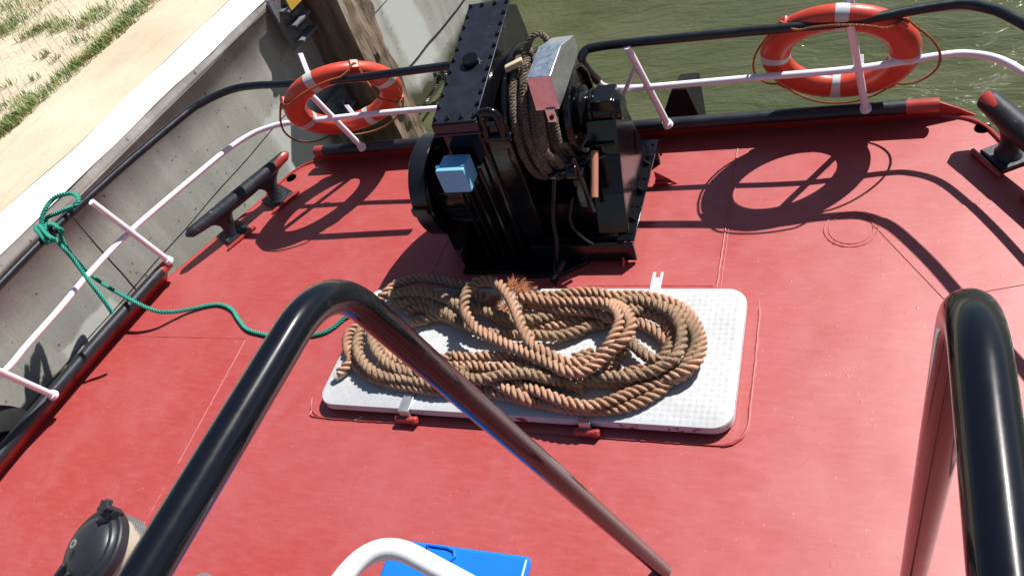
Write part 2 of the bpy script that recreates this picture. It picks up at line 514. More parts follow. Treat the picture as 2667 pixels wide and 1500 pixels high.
# ------------------------------------------------------------------ water, quay
mb = MB()
WZ = -1.15
mb.add([(-60, -40, WZ), (80, -40, WZ), (80, 110, WZ), (-60, 110, WZ)], [(0, 1, 2, 3)])
tag(mb.build("water", M['water'], smooth=False), kind='structure')
def qp(y, o, z): return (-4.85 + .16 * y - o, y, z)     # quay frame: o metres inland of the wall face
QT = .78
Y0, Y1 = -8, 26
mb = MB()
prof = [(2.2, QT - .001)]
ys = [Y0 + (Y1 - Y0) * i / 60 for i in range(61)]
def strip(o0, o1, z0, z1, name, mat, n=61, kind='structure', jit=0):
    mb = MB()
    for i in range(n):
        y = Y0 + (Y1 - Y0) * i / (n - 1)
        j = jit * noise.noise((y * 1.7, 3, 0))
        mb.v += [qp(y, o0 + j, z0), qp(y, o1, z1)]
    mb.f = [(2 * i, 2 * i + 1, 2 * i + 3, 2 * i + 2) for i in range(n - 1)]
    return tag(mb.build(name, mat, smooth=False), kind=kind)
strip(.20, 1.25, QT + .002, QT, "quay_path", M['quaytop'], n=400, jit=.05)
strip(1.15, 40, QT - .006, QT - .006, "ground", M['paving'])

wall = empty("quay_wall", "grey concrete quay wall with a rounded coping coloured sunlit white, left of the tug", "quay wall", (-4.85, 0, WZ))
# coping: a rounded nose coloured sunlit white and a face standing 12 mm proud of the wall below it
nn = 170
def sweep(profile, name, mat, wob=0.0, n=nn, ang=60):
    mb = MB(); k = len(profile)
    for i in range(n):
        y = Y0 + (Y1 - Y0) * i / (n - 1)
        for j, (o, z) in enumerate(profile):
            d = wob * noise.noise((y * 2.3, j * .7, 1)) if wob else 0
            mb.v.append(qp(y, o + d, z + d * .6))
    for i in range(n - 1):
        for j in range(k - 1):
            a = i * k + j
            mb.f.append((a, a + 1, a + k + 1, a + k))
    return mb.build(name, mat, wall, ang=ang)
sweep([(.27, QT - .001), (.18, QT - .0005), (.10, QT - .006), (.05, QT - .022), (.02, QT - .045), (0, QT - .08)], "coping_nose", M['nose'], .014)
sweep([(0, QT - .08), (-.002, QT - .12), (-.006, .645), (-.003, .637), (-.003, .629)], "coping_face", M['coping'], .006)
sweep([(-.003, .629), (.002, .626), (.006, .3), (.006, 0), (.006, -.6), (.006, -1.0), (.006, -1.5)], "wall_face", M['conc'], .003)
# shallow joints of the wall: thin dark grooves as strips of recessed filler
def joint(pts, wd, name="wall_joint"):
    mb = MB()
    mb.tube(pts, wd, 5)
    return mb.build(name, M['bitumen'], wall)
joint([qp(y, .004, -.06 + .004 * math.sin(y * 9)) for y in [1.5 + .15 * i for i in range(40)]], .002)
joint([qp(y, .004, -.69 + .05 * noise.noise((y * 2, 0, 0)) - .03 * (y - 6)) for y in [5.4 + .05 * i for i in range(60)]], .008)
joint([qp(2.76 + .004 * noise.noise((z * 8, 5, 0)), .004, z) for z in [.62 - .03 * i for i in range(40)]], .0025)
# grass: clumps along the joint of path and paving, and loose tufts
def grass(name, spots, dens):
    mb = MB()
    for (y, o, ry, ro, n) in spots:
        for _ in range(int(n * dens)):
            yy = y + random.gauss(0, ry); oo = o + random.gauss(0, ro)
            if oo < 1.0: oo = 1.0 + random.random() * .05
            x, y_, z = qp(yy, oo, QT - .004)
            h = random.uniform(.02, .075); a = random.uniform(0, 6.28); ln = random.uniform(.3, 1.1) * h
            dx, dy = math.cos(a), math.sin(a); w_ = random.uniform(.0018, .004)
            b = Vector((x, y_, z)); t = b + Vector((dx * ln, dy * ln, h)); mid = b + Vector((dx * ln * .35, dy * ln * .35, h * .62))
            sd_ = Vector((-dy, dx, 0)) * w_
            mb.add([b - sd_, b + sd_, mid + sd_ * .8, mid - sd_ * .8, t], [(0, 1, 2, 3), (3, 2, 4)])
    return tag(mb.build(name, M['grass'], smooth=False), "low green and straw grass growing along the paving edge on the quay", "grass", kind='stuff')
spots = []
y = .6
while y < 9.0:
    wdt = .10 + .13 * abs(noise.noise((y * .9, 7, 0))) * 2
    dn = .35 + max(0, noise.noise((y * 1.9, 1, 2)) + .35)
    spots.append((y, 1.04 + wdt * .6, .06, wdt * .42, 190 * dn))
    y += .06
for (yy, oo, a, b, n) in [(4.88, 2.17, 0.07, 0.06, 500), (4.83, 1.93, 0.06, 0.06, 450), (4.78, 2.27, 0.05, 0.05, 260), (4.83, 1.68, 0.06, 0.05, 260), (4.94, 2.73, 0.1, 0.12, 1500), (5.41, 3.18, 0.2, 0.2, 1300), (5.26, 2.82, 0.25, 0.1, 500), (4.41, 1.69, 0.03, 0.03, 140), (4.31, 1.48, 0.03, 0.02, 60), (3.80, 1.26, 0.04, 0.04, 160), (4.03, 1.71, 0.03, 0.04, 90), (4.57, 1.44, 0.05, 0.08, 200), (4.93, 1.61, 0.12, 0.1, 600), (3.79, 1.35, 0.05, 0.04, 100), (4.06, 1.45, 0.03, 0.03, 70), (3.71, 1.45, 0.04, 0.04, 160), (5.33, 2.57, 0.2, 0.06, 250), (4.99, 1.75, 0.06, 0.05, 140), (3.43, 1.13, 0.08, 0.07, 300)]:
    spots.append((yy, oo, a, b, n * .5))
grass("grass", spots, .75)

# timber fender pile against the wall, shaded face towards the boat's stern
tf = empty("timber_pile", "rough brown timber fender pile standing against the quay wall", "timber pile", (-3.7, 5.25, -1.15))
mb = MB()
nz = 110
ring = [(-3.606, 5.085), (-3.556, 5.39), (-4.03, 5.46), (-4.06, 5.16)]
dens = []
for a, b in zip(ring, ring[1:] + ring[:1]):
    for k in range(8):
        dens.append((a[0] + (b[0] - a[0]) * k / 8, a[1] + (b[1] - a[1]) * k / 8))
cx, cy = sum(p[0] for p in dens) / len(dens), sum(p[1] for p in dens) / len(dens)
for i in range(nz):
    z = -1.5 + 2.22 * i / (nz - 1)
    for x, y in dens:
        e = noise.noise((x * 9, y * 9, z * 2.6)) * .045 + noise.noise((x * 34, y * 34, z * 9)) * .018
        d_ = Vector((x - cx, y - cy, 0)).normalized() * e
        mb.v.append((x + d_.x, y + d_.y, z))
k = len(dens)
for i in range(nz - 1):
    for j in range(k):
        mb.f.append((i * k + j, i * k + (j + 1) % k, (i + 1) * k + (j + 1) % k, (i + 1) * k + j))
mb.f.append(tuple((nz - 1) * k + j for j in range(k)))
mb.build("post", M['wood'], tf, ang=50)
def bracket(z0, hh):
    """flat plate with ribs and bolts on the wall beside the pile"""
    fr_u = Vector((.16, 1, 0)).normalized(); fr_n = Vector((1, -.16, 0)).normalized()
    y_ = 4.98
    c0 = Vector(qp(y_, 0, z0)) + fr_n * .10
    mb = MB()
    mb.obox(c0, fr_u, (0, 0, 1), fr_n, .15, hh, .012)
    for dz in (-.75, -.15, .4):
        mb.obox(c0 + Vector((0, 0, dz * hh)) + fr_n * .05, fr_u, (0, 0, 1), fr_n, .10, .010, .05)
    mb.obox(c0 - fr_n * .055 - fr_u * .06, fr_u, (0, 0, 1), fr_n, .03, hh * .7, .05)
    b = mb.build("bracket", M['steelgrey'], tf, bevel=.003)
    mb = MB()
    for dz in (-.45, .12, .68):
        mb = MB()
        mb.lathe(c0 + Vector((0, 0, dz * hh)) + fr_n * .012, fr_n, [(0, .032), (.02, .032), (.02, .02), (.06, .02), (.06, 0)], 8)
        mb.build("bolt", M['steelgrey'], b)
    return b, c0, fr_u, fr_n
b, c0, fu, fn = bracket(.52, .21)
mb = MB(); mb.obox(c0 + fu * .0 + fn * .1 + Vector((0, 0, .13)), fu, (0, 0, 1), fn, .07, .05, .006); mb.build("yellow_plate", M['ochre'], b)
bracket(-.42, .22)

# slack black mooring line with a knot in front of the far wall
ml = empty("mooring_line", "dark wet mooring line with a knot hanging beside the quay wall", "rope", (-3.84, 6.1, -1.0))
mb = MB()
pp = [(-3.5968, 7.2073, -1.1442), (-3.6383, 6.8229, -1.0706), (-3.6929, 6.3569, -0.9780), (-3.7169, 6.2067, -0.9586), (-3.7486, 6.0086, -0.9769), (-3.7801, 5.8121, -0.9988), (-3.8187, 5.6958, -1.0270)]
rope_mb(mb, pp, .018, .07, step=.02)
mb.build("line", M['darksteel'], ml)
mb = MB()
k0 = Vector((-3.7046, 6.2209, -0.9448))
rope_mb(mb, [k0 + Vector((math.cos(t) * .05, math.sin(t) * .03, math.sin(t * 1.5) * .05)) for t in [i * .6 for i in range(18)]] , .016, .06, step=.02)
mb.build("knot", M['darksteel'], ml)

# ------------------------------------------------------------------ the tug: deck, hull, bulwarks
tug = empty("tugboat", "red decked tug foredeck with black hull and low bulwark, moored by the quay", "boat", (MX, 1.0, -.3))
Lside = [(-4.44, -2.5), (-4.42, -.5), (-4.37, .6), (-4.315, 1.3), (-4.245, 1.85), (-4.17, 2.32), (-4.075, 2.80)]
Lcorner = [(-3.68, 3.62), (-3.615, 3.76), (-3.53, 3.84), (-3.40, 3.875)]
left = Lside + Lcorner
outline = left + [(-2.5, 3.885), (MX, 3.89), (-.6, 3.885)] + list(reversed(mirx(left)))
mb = MB()
n = len(outline)
cen = (MX, 1.2, 0)
mb.v = [(x, y, 0) for x, y in outline]
mb.f = [tuple(range(n))]
bmz = bmesh.new()
vs = [bmz.verts.new(v) for v in mb.v]
bmz.faces.new(vs)
me = bpy.data.meshes.new("deck"); bmz.to_mesh(me); bmz.free(); me.materials.append(M['deck'])
deck = bpy.data.objects.new("deck", me); COL.objects.link(deck)
deck.parent = tug; deck.matrix_parent_inverse = tug.matrix_world.inverted()
# hull side with a rolled edge just below the deck
mb = MB()
lv = [(0, -.0), (.012, -.006), (.02, -.02), (.02, -.12), (-.03, -.7), (-.10, -1.4)]
for k, (e, z) in enumerate(lv):
    for x, y in outline:
        d_ = Vector((x - cen[0], y - cen[1], 0)).normalized()
        mb.v.append((x + d_.x * e, y + d_.y * e, z))
for i in range(len(lv) - 1):
    for j in range(n - 1):
        mb.f.append((i * n + j, i * n + j + 1, (i + 1) * n + j + 1, (i + 1) * n + j))
for i in range(len(lv) - 1):
    mb.f.append((i * n + n - 1, i * n, (i + 1) * n, (i + 1) * n + n - 1))
mb.build("hull", M['bitumen'], tug)
# red lip round the deck edge (a proud rolled strip)
mb = MB()
mb.tube([(x, y, -.012) for x, y in outline], .017, 8)
mb.build("deck_edge", M['red'], tug)

def bulwark(base, top, cap_r, name="bulwark", red0=.0, red1=.0):
    """a plate standing on the deck edge with a round black cap rail; red painted ends"""
    mb = MB()
    t = .006
    bb = [Vector((x, y, -.004)) for x, y in base]; tt = [Vector(p) for p in top]
    k = len(bb)
    fr = frames(tt)
    for (a, b_, f_) in zip(bb, tt, fr):
        nrm = Vector((-f_[1].y, f_[1].x, 0)).normalized() * t
        mb.v += [tuple(a - nrm), tuple(b_ - nrm), tuple(b_ + nrm), tuple(a + nrm)]
    for i in range(k - 1):
        for j in range(4):
            a = i * 4 + j; b_ = i * 4 + (j + 1) % 4
            mb.f.append((a, b_, b_ + 4, a + 4))
    mb.f += [(0, 1, 2, 3), tuple((k - 1) * 4 + j for j in (3, 2, 1, 0))]
    bw = mb.build(name, M['darkred'], tug)
    pts = spline(top, .05)
    L = [0]
    for i in range(1, len(pts)): L.append(L[-1] + (pts[i] - pts[i - 1]).length)
    def cut(l0, l1):
        out = []
        for k in range(24 + 1):
            l = l0 + (l1 - l0) * k / 24
            i = max(j for j in range(len(L)) if L[j] <= l + 1e-9); i = min(i, len(L) - 2)
            out.append(pts[i].lerp(pts[i + 1], (l - L[i]) / (L[i + 1] - L[i])))
        return out
    mb = MB(); mb.tube(cut(red0, L[-1] - red1), cap_r, 16); mb.build("cap_rail", M['cap'], bw)
    for l0, l1 in ((0, red0), (L[-1] - red1, L[-1])):
        if l1 - l0 > .01:
            mb = MB(); mb.tube(cut(l0, l1), cap_r, 16); mb.build("cap_end", M['red'], bw)
    return bw
CZ = .115
fb = [(-3.36, 3.87), (-2.9, 3.873), (-2.2, 3.877), (-1.5, 3.88), (-.8, 3.877), (-.2, 3.873), (.30, 3.87)]
ft = [(-3.40, 3.825, CZ), (-2.9, 3.825, CZ), (-2.2, 3.83, CZ), (-1.5, 3.83, CZ), (-.8, 3.83, CZ), (-.2, 3.825, CZ), (.345, 3.82, CZ)]
bulwark(fb, ft, .036, red0=.07, red1=.15)
lb = [(-4.44, -2.5), (-4.42, -.5), (-4.37, .6), (-4.315, 1.3), (-4.245, 1.85), (-4.17, 2.32), (-4.09, 2.76)]
lt = [(-4.38, -2.5, CZ), (-4.36, -.5, CZ), (-4.305, .6, CZ), (-4.265, 1.3, CZ), (-4.19, 1.85, CZ), (-4.11, 2.32, CZ), (-4.015, 2.80, CZ)]
bulwark(lb, lt, .036, red1=.07)
bulwark(mirx(lb), mirx(lt), .036, red1=.07)
# gussets closing the front bulwark at the corners
mb = MB()
mb.prism([(.30, 0), (.52, 0), (.44, .05), (.345, .10), (.30, .10)], 3.862, 3.872, 'Y')
mb.build("gusset", M['darkred'], tug)
mb = MB()
mb.prism([(-3.36, 0), (-3.52, 0), (-3.45, .05), (-3.40, .10), (-3.36, .10)], 3.862, 3.872, 'Y')
mb.build("gusset", M['darkred'], tug)
# raised rim round the rounded corner plates, with a black disc painting the shade of each drain hole
for sgn in (0, 1):
    rim = [(-3.40, 3.875, .006), (-3.53, 3.84, .006), (-3.615, 3.76, .006), (-3.68, 3.62, .006), (-3.72, 3.54, .004)]
    hole = (-3.565, 3.735, .002)
    if not sgn: hole = (-3.60, 3.70, .002)
    if sgn: rim = mirx(rim); hole = (.540, 3.755, .002)
    mb = MB(); mb.tube(spline(rim, .02), .009, 8); mb.build("corner_rim", M['red'], tug)
    mb = MB(); mb.lathe(hole, (0, 0, 1), [(0, .036), (.003, .036), (.003, 0)], 24); mb.build("drain_hole_shade", M['hole'], tug)
# welded doubler plates, seams and weld beads on the deck
def bead(pts, r=.0035, wob=.0015):
    mb = MB(); P = spline(pts, .02) if len(pts) > 2 else spline([pts[0], tuple((Vector(pts[0]) + Vector(pts[1])) / 2), pts[1]], .02)
    P = [p_ + Vector((random.uniform(-wob, wob), random.uniform(-wob, wob), 0)) for p_ in P]
    mb.tube(P, [r * random.uniform(.7, 1.25) for _ in P], 6)
    return mb.build("weld_bead", M['deck'], tug)
def plate(poly, h=.004, name="doubler_plate"):
    mb = MB(); mb.prism(poly, .0004, h, 'Z'); return mb.build(name, M['deck'], tug, smooth=False, bevel=.0015)
def rrect(x0, x1, y0, y1, r, n=6):
    P = []
    for cx_, cy_, a0 in ((x1 - r, y1 - r, 0), (x0 + r, y1 - r, 90), (x0 + r, y0 + r, 180), (x1 - r, y0 + r, 270)):
        for k_ in range(n + 1):
            a = R(a0 + 90 * k_ / n); P.append((cx_ + r * math.cos(a), cy_ + r * math.sin(a)))
    return P
plate(rrect(-2.575, -.435, 1.835, 2.70, .12), .007, "hatch_base_plate")
bead([(-.435, 2.56, .007), (-.433, 2.3, .007), (-.435, 2.0, .007), (-.437, 1.93, .007), (-.47, 1.86, .006), (-.53, 1.835, .006)], .006)
bead([(-.53, 1.835, .005), (-1.1, 1.833, .005), (-1.7, 1.838, .005), (-2.45, 1.833, .005), (-2.54, 1.87, .005), (-2.575, 1.95, .005)], .003)
bead([(-1.3, 2.70, .006), (-1.0, 2.702, .006), (-.66, 2.70, .006)], .004)
bead([(-.643, 2.70, .001), (-.641, 3.2, .001), (-.638, 3.86, .001)], .0045)
bead([(-.625, 2.70, .001), (-.625, 3.1, .001), (-.622, 3.4, .001)], .0025)
plate([(-4.20, -1.0), (-3.17, -1.0), (-3.165, .3), (-3.17, 1.43), (-3.20, 2.305), (-4.11, 2.30), (-4.16, 1.9), (-4.22, 1.4), (-4.27, .8)], .004)
plate([(.165, 2.62), (.28, 2.90), (-.02, 3.16)] and [(.31, 2.63), (.95, 2.80), (.95, 3.3), (.62, 3.25), (.02, 3.12)], .003)
mb = MB()
rc = Vector((-0.0589, 3.0659, 0.0000))
for rr, tr in ((.118, .0035), (.098, .0025)):
    mb.tube([rc + Vector((math.cos(t) * rr, math.sin(t) * rr, .001)) for t in [2 * math.pi * i / 48 for i in range(49)]], [tr * random.uniform(.3, 1.4) for _ in range(49)], 6, False)
mb.build("weld_bead", M['deck'], tug)
bead([(-4.10, 2.303, .003), (-3.6, 2.306, .003), (-3.205, 2.307, .003)], .0017)
bead([(-3.198, 2.30, .002), (-3.172, 1.43, .002), (-3.166, .6, .002)], .0016)
bead([(-2.2, 2.72, 0), (-2.18, 3.2, 0), (-2.17, 3.6, 0)], .002)
# little paint blisters and drips
mb = MB()
for _ in range(26):
    x = random.uniform(-.45, .9); y = random.uniform(1.3, 3.4)
    if random.random() < .35: x = random.uniform(-4, .5)
    a = random.uniform(0, 6.28); s_ = random.uniform(.002, .007)
    mb.lathe((x, y, 0), (0, 0, 1), [(0, s_), (.0005, s_ * .8), (.0008, 0.0)], 8)
tag(mb.build("paint_specks", M['deck'], tug), kind='stuff')
# black stem post outside the front bulwark
mb = MB()
mb.v = [(-1.125, 4.03, -.03), (-.862, 4.00, -.03), (-.944, 4.109, .15), (-1.033, 4.115, .15), (-1.125, 3.96, -1.3), (-.862, 3.96, -1.3), (-.93, 4.45, .02), (-1.05, 4.45, .02), (-.93, 4.45, -1.3), (-1.05, 4.45, -1.3)]
mb.f = [(0, 1, 2, 3), (0, 4, 5, 1), (3, 2, 6, 7), (1, 5, 8, 6, 2), (4, 0, 3, 7, 9), (6, 8, 9, 7), (4, 9, 8, 5)]
mb.build("stem_fender", M['bitumen'], tug, bevel=.008)
# black tyre shape added for the shaded gap on the port side, nearest to the camera
tyre = empty("tyre_shade_fill", "black rubber tyre squeezed between the tug's left side and the quay", "tyre", (-4.52, 1.25, -.15))
mb = MB()
mb.lathe((-4.62, 1.42, -.08), (1, 0, 0), [(0, .2), (.02, .3), (.06, .34), (.12, .34), (.16, .3), (.18, .2), (.14, .19), (.04, .19)], 40, True)
mb.build("tyre", M['rubber'], tyre)
tyre2 = MB()

# ------------------------------------------------------------------ railings
RT, RM = .77, .455
rr_ = .0195
def rail_run(name, label, top, mid, posts, extras, loc):
    t = empty(name, label, "railing", loc)
    for P, mat, rad in top:
        mb = MB(); mb.tube(spline(P, .03), rad, 14); mb.build("top_rail", mat, t)
    for P, mat, rad in mid:
        mb = MB(); mb.tube(spline(P, .03), rad, 12); mb.build("mid_rail", mat, t)
    for a, b in posts:
        a, b = Vector(a), Vector(b)
        mb = MB(); mb.tube([a, b], .0185, 12)
        st = mb.build("stanchion", M['white'], t)
        mb = MB(); mb.tube([a - (b - a).normalized() * .012, a + (b - a).normalized() * .014], [.030, .026], 12); mb.build("foot", M['white'], st)
    for nm, P, rad, mat in extras:
        mb = MB(); mb.tube(P, rad, 10); mb.build(nm, mat, t)
    return t
topR = [(-1.3025, 3.6227, 0.7700), (-1.1281, 3.6452, 0.7700), (-0.9618, 3.6399, 0.7700), (-0.4714, 3.6236, 0.7700), (-0.0575, 3.6062, 0.7700), (0.1874, 3.6408, 0.7700), (0.3083, 3.6508, 0.7700), (0.3909, 3.6468, 0.7700), (0.4702, 3.6023, 0.7700), (0.5429, 3.5296, 0.7700)]
sideR = [(.67, 3.33, .77), (.78, 3.12, .77), (.90, 2.89, .77), (1.01, 2.66, .77), (1.09, 2.3, .77), (1.13, 1.8, .77), (1.16, .8, .77), (1.18, -.8, .77)]
loopB = [(-0.9659, 3.6407, 0.7700), (-1.1588, 3.6442, 0.7700), (-1.2619, 3.6397, 0.7700), (-1.3054, 3.6308, 0.7650), (-1.3284, 3.5914, 0.7400), (-1.3222, 3.6310, 0.6400), (-1.3044, 3.6751, 0.5500)]
loopW = [(-1.3044, 3.6751, 0.5500), (-1.2966, 3.7119, 0.4900), (-1.2618, 3.7269, 0.4600), (-1.2068, 3.7218, 0.4550), (-1.0277, 3.7083, 0.4550), (-0.5048, 3.7042, 0.4550), (-0.0422, 3.6996, 0.4550), (0.3306, 3.7434, 0.4550), (0.4496, 3.7339, 0.4550), (0.5594, 3.6725, 0.4550), (.65, 3.55, .455)]
midside = [(.76, 3.35, .455), (.86, 3.14, .455), (.98, 2.88, .455), (1.08, 2.6, .455), (1.15, 2.2, .455), (1.19, 1.6, .455), (1.21, .6, .455), (1.22, -.8, .455)]
rail_run("deck_railing", "black topped white railing right of the winch, holding the larger lifebuoy", 
    [(loopB[:1] + topR[2:] + sideR, M['rail'], .0235), (loopB, M['rail'], .0235)],
    [(loopW + midside, M['white'], .0175)],
    [((-1.0121, 3.7926, 0.1450), (-1.0900, 3.6208, 0.7650)), ((0.0057, 3.7997, 0.1450), (-0.0575, 3.6012, 0.7650)), ((1.12, 2.05, .145), (1.11, 2.05, .76)), ((1.21, .6, .145), (1.165, .6, .76))],
    [("brace", [(-1.0867, 3.6761, 0.6100), (-1.1846, 3.6789, 0.4400)], .012, M['white']), ], (-.3, 3.8, .1))
topL = [(-2.0633, 3.6249, 0.7700), (-2.3994, 3.6155, 0.7700), (-2.7389, 3.6069, 0.7700), (-3.1965, 3.6292, 0.7700), (-3.3650, 3.6477, 0.7700), (-3.5109, 3.6501, 0.7700), (-3.6019, 3.6274, 0.7700), (-3.6767, 3.5818, 0.7700), (-3.7475, 3.5196, 0.7700), (-3.8000, 3.4394, 0.7700), (-3.9445, 3.0309, 0.7700), (-4.0376, 2.7030, 0.7700), (-4.1158, 2.3716, 0.7700), (-4.1633, 2.0296, 0.7700), (-4.1807, 1.8253, 0.7700)]
sideL = [(-4.20, 1.3, .77), (-4.25, .3, .77), (-4.27, -1, .77)]
midL = [(-2.2936, 3.6945, 0.4550), (-2.6257, 3.7004, 0.4550), (-3.0057, 3.6946, 0.4550), (-3.3749, 3.6844, 0.4550), (-3.4867, 3.6614, 0.4550), (-3.5974, 3.6057, 0.4550), (-3.7015, 3.4779, 0.4550), (-3.8094, 3.2425, 0.4550), (-4.0076, 2.7506, 0.4550), (-4.0786, 2.4128, 0.4550), (-4.1007, 2.1309, 0.4550), (-4.1324, 1.8701, 0.4550), (-4.1505, 1.6977, 0.4550)]
midL2 = [(-4.27, 1.5, .455), (-4.33, .6, .455), (-4.36, -1, .455)]
rail_run("deck_railing", "black topped white railing left of the winch, with green rope tied to it",
    [(topL + sideL, M['rail'], .0235)], [(midL + midL2, M['white'], .0175)],
    [((-3.0111, 3.7946, 0.1450), (-3.0518, 3.6095, 0.7650)), ((-3.9899, 2.7950, 0.1450), (-3.9997, 2.6567, 0.7650)), ((-4.1436, 1.7704, 0.1450), (-3.9945, 1.5692, 0.7650)), ((-4.32, .5, .145), (-4.27, .5, .76))],
    [], (-4.1, 2.8, .1))

# ------------------------------------------------------------------ lifebuoys
def lifebuoy(c_, lean, yaw, label, twist, loops, seedv):
    random.seed(seedv)
    n_ = Vector((math.sin(yaw) * math.cos(lean), math.cos(yaw) * math.cos(lean), math.sin(lean)))
    a_ = Vector((math.cos(yaw), -math.sin(yaw), 0)); b_ = n_.cross(a_)     # b_ points down
    c_ = Vector(c_)
    root = empty("lifebuoy", label, "lifebuoy", c_, "lifebuoys hung on the railings")
    def P(th, rad, off): return c_ + (a_ * math.cos(th) + b_ * math.sin(th)) * rad + n_ * off
    def torus(th0, th1, n, sc, mat, name, parent):
        mb = MB(); k = 20
        full = abs(th1 - th0) > 6.2
        for i in range(n + (0 if full else 1)):
            th = th0 + (th1 - th0) * i / n
            for j in range(k):
                ph = 2 * math.pi * j / k
                q = math.cos(ph); z_ = math.sin(ph)
                q = math.copysign(abs(q) ** .85, q); z_ = math.copysign(abs(z_) ** .85, z_)
                mb.v.append(tuple(P(th, .295 + .071 * sc * q, .05 * sc * z_)))
        for i in range(n if full else n):
            for j in range(k):
                i2 = (i + 1) % n if full else i + 1
                mb.f.append((i * k + j, i * k + (j + 1) % k, i2 * k + (j + 1) % k, i2 * k + j))
        return mb.build(name, mat, parent, ang=80)
    ring = torus(0, 2 * math.pi, 72, 1, M['buoy'], "ring", root)
    for q in range(4):
        th = twist + q * math.pi / 2
        torus(th - .085, th + .085, 5, 1.02, M['tape'], "reflective_band", root)
    # grab line held at four raised lugs, slack between them
    mb = MB(); pts = []
    lug = [twist + math.pi / 4 + q * math.pi / 2 for q in range(4)]
    for q in range(4):
        l0 = lug[q]; l1 = lug[q] + math.pi / 2
        slack = loops[q]
        for k in range(12):
            t = k / 12
            th = l0 + (l1 - l0) * t
            bow = math.sin(math.pi * t)
            sg = slack[0] * bow
            pos = P(th, .366 + .012 + sg, slack[1] * min(1, bow * 2.5))
            pos.z += slack[2] * bow
            pts.append(pos)
    pts.append(pts[0])
    rope_mb(mb, pts, .0075, .028, step=.008, sides=5)
    mb.build("grab_line", M['cord'], root)
    for th in lug:
        mb = MB(); t_ = P(th + .05, .36, 0) - P(th - .05, .36, 0)
        mb.obox(P(th, .358, 0), t_, P(th, .4, 0) - P(th, .3, 0), n_, .028, .018, .03)
        mb.build("rope_lug", M['buoy'], root, bevel=.008)
    return root
lifebuoy((-.114, 3.762, .507), .407, .072, "large orange lifebuoy hanging outside the right railing above the water", math.pi / 2 + .10,
         [(.025, -.02, -.05), (-.035, -.075, .0), (.065, -.02, -.03), (.04, 0, -.03)], 3)
lifebuoy((-2.934, 3.758, .539), .535, -.424, "orange lifebuoy hanging on the left railing in front of the quay wall", math.pi / 2 - .25,
         [(.055, -.02, -.06), (-.03, -.07, .0), (-.15, -.075, -.03), (.045, -.02, -.02)], 5)
# flat white hooks that carry them
def hook(pts, label):
    mb = MB()
    P = [Vector(p) for p in pts]
    for a, b in zip(P, P[1:]):
        ax = (b - a); mb.obox((a + b) / 2, ax, (1, 0, 0), ax.cross(Vector((1, 0, 0))), ax.length / 2 + .003, .016, .004)
    return tag(mb.build("lifebuoy_hook", M['white'], bevel=.002), label, "hook")
hook([(-0.0577, 3.6108, 0.7550), (-0.0554, 3.6607, 0.8600)], "flat white hook showing above the larger lifebuoy")
hook([(-0.0157, 3.6957, 0.4500), (-0.0192, 3.7413, 0.5000)], "short white hook in the middle of the larger lifebuoy")
hook([(-2.9423, 3.5637, 0.7550), (-3.0935, 3.7930, 0.8600)], "flat white hook showing above the lifebuoy by the quay wall")
hook([(-2.8605, 3.6866, 0.4500), (-2.9291, 3.7483, 0.5000)], "short white hook in the middle of the lifebuoy by the quay wall")

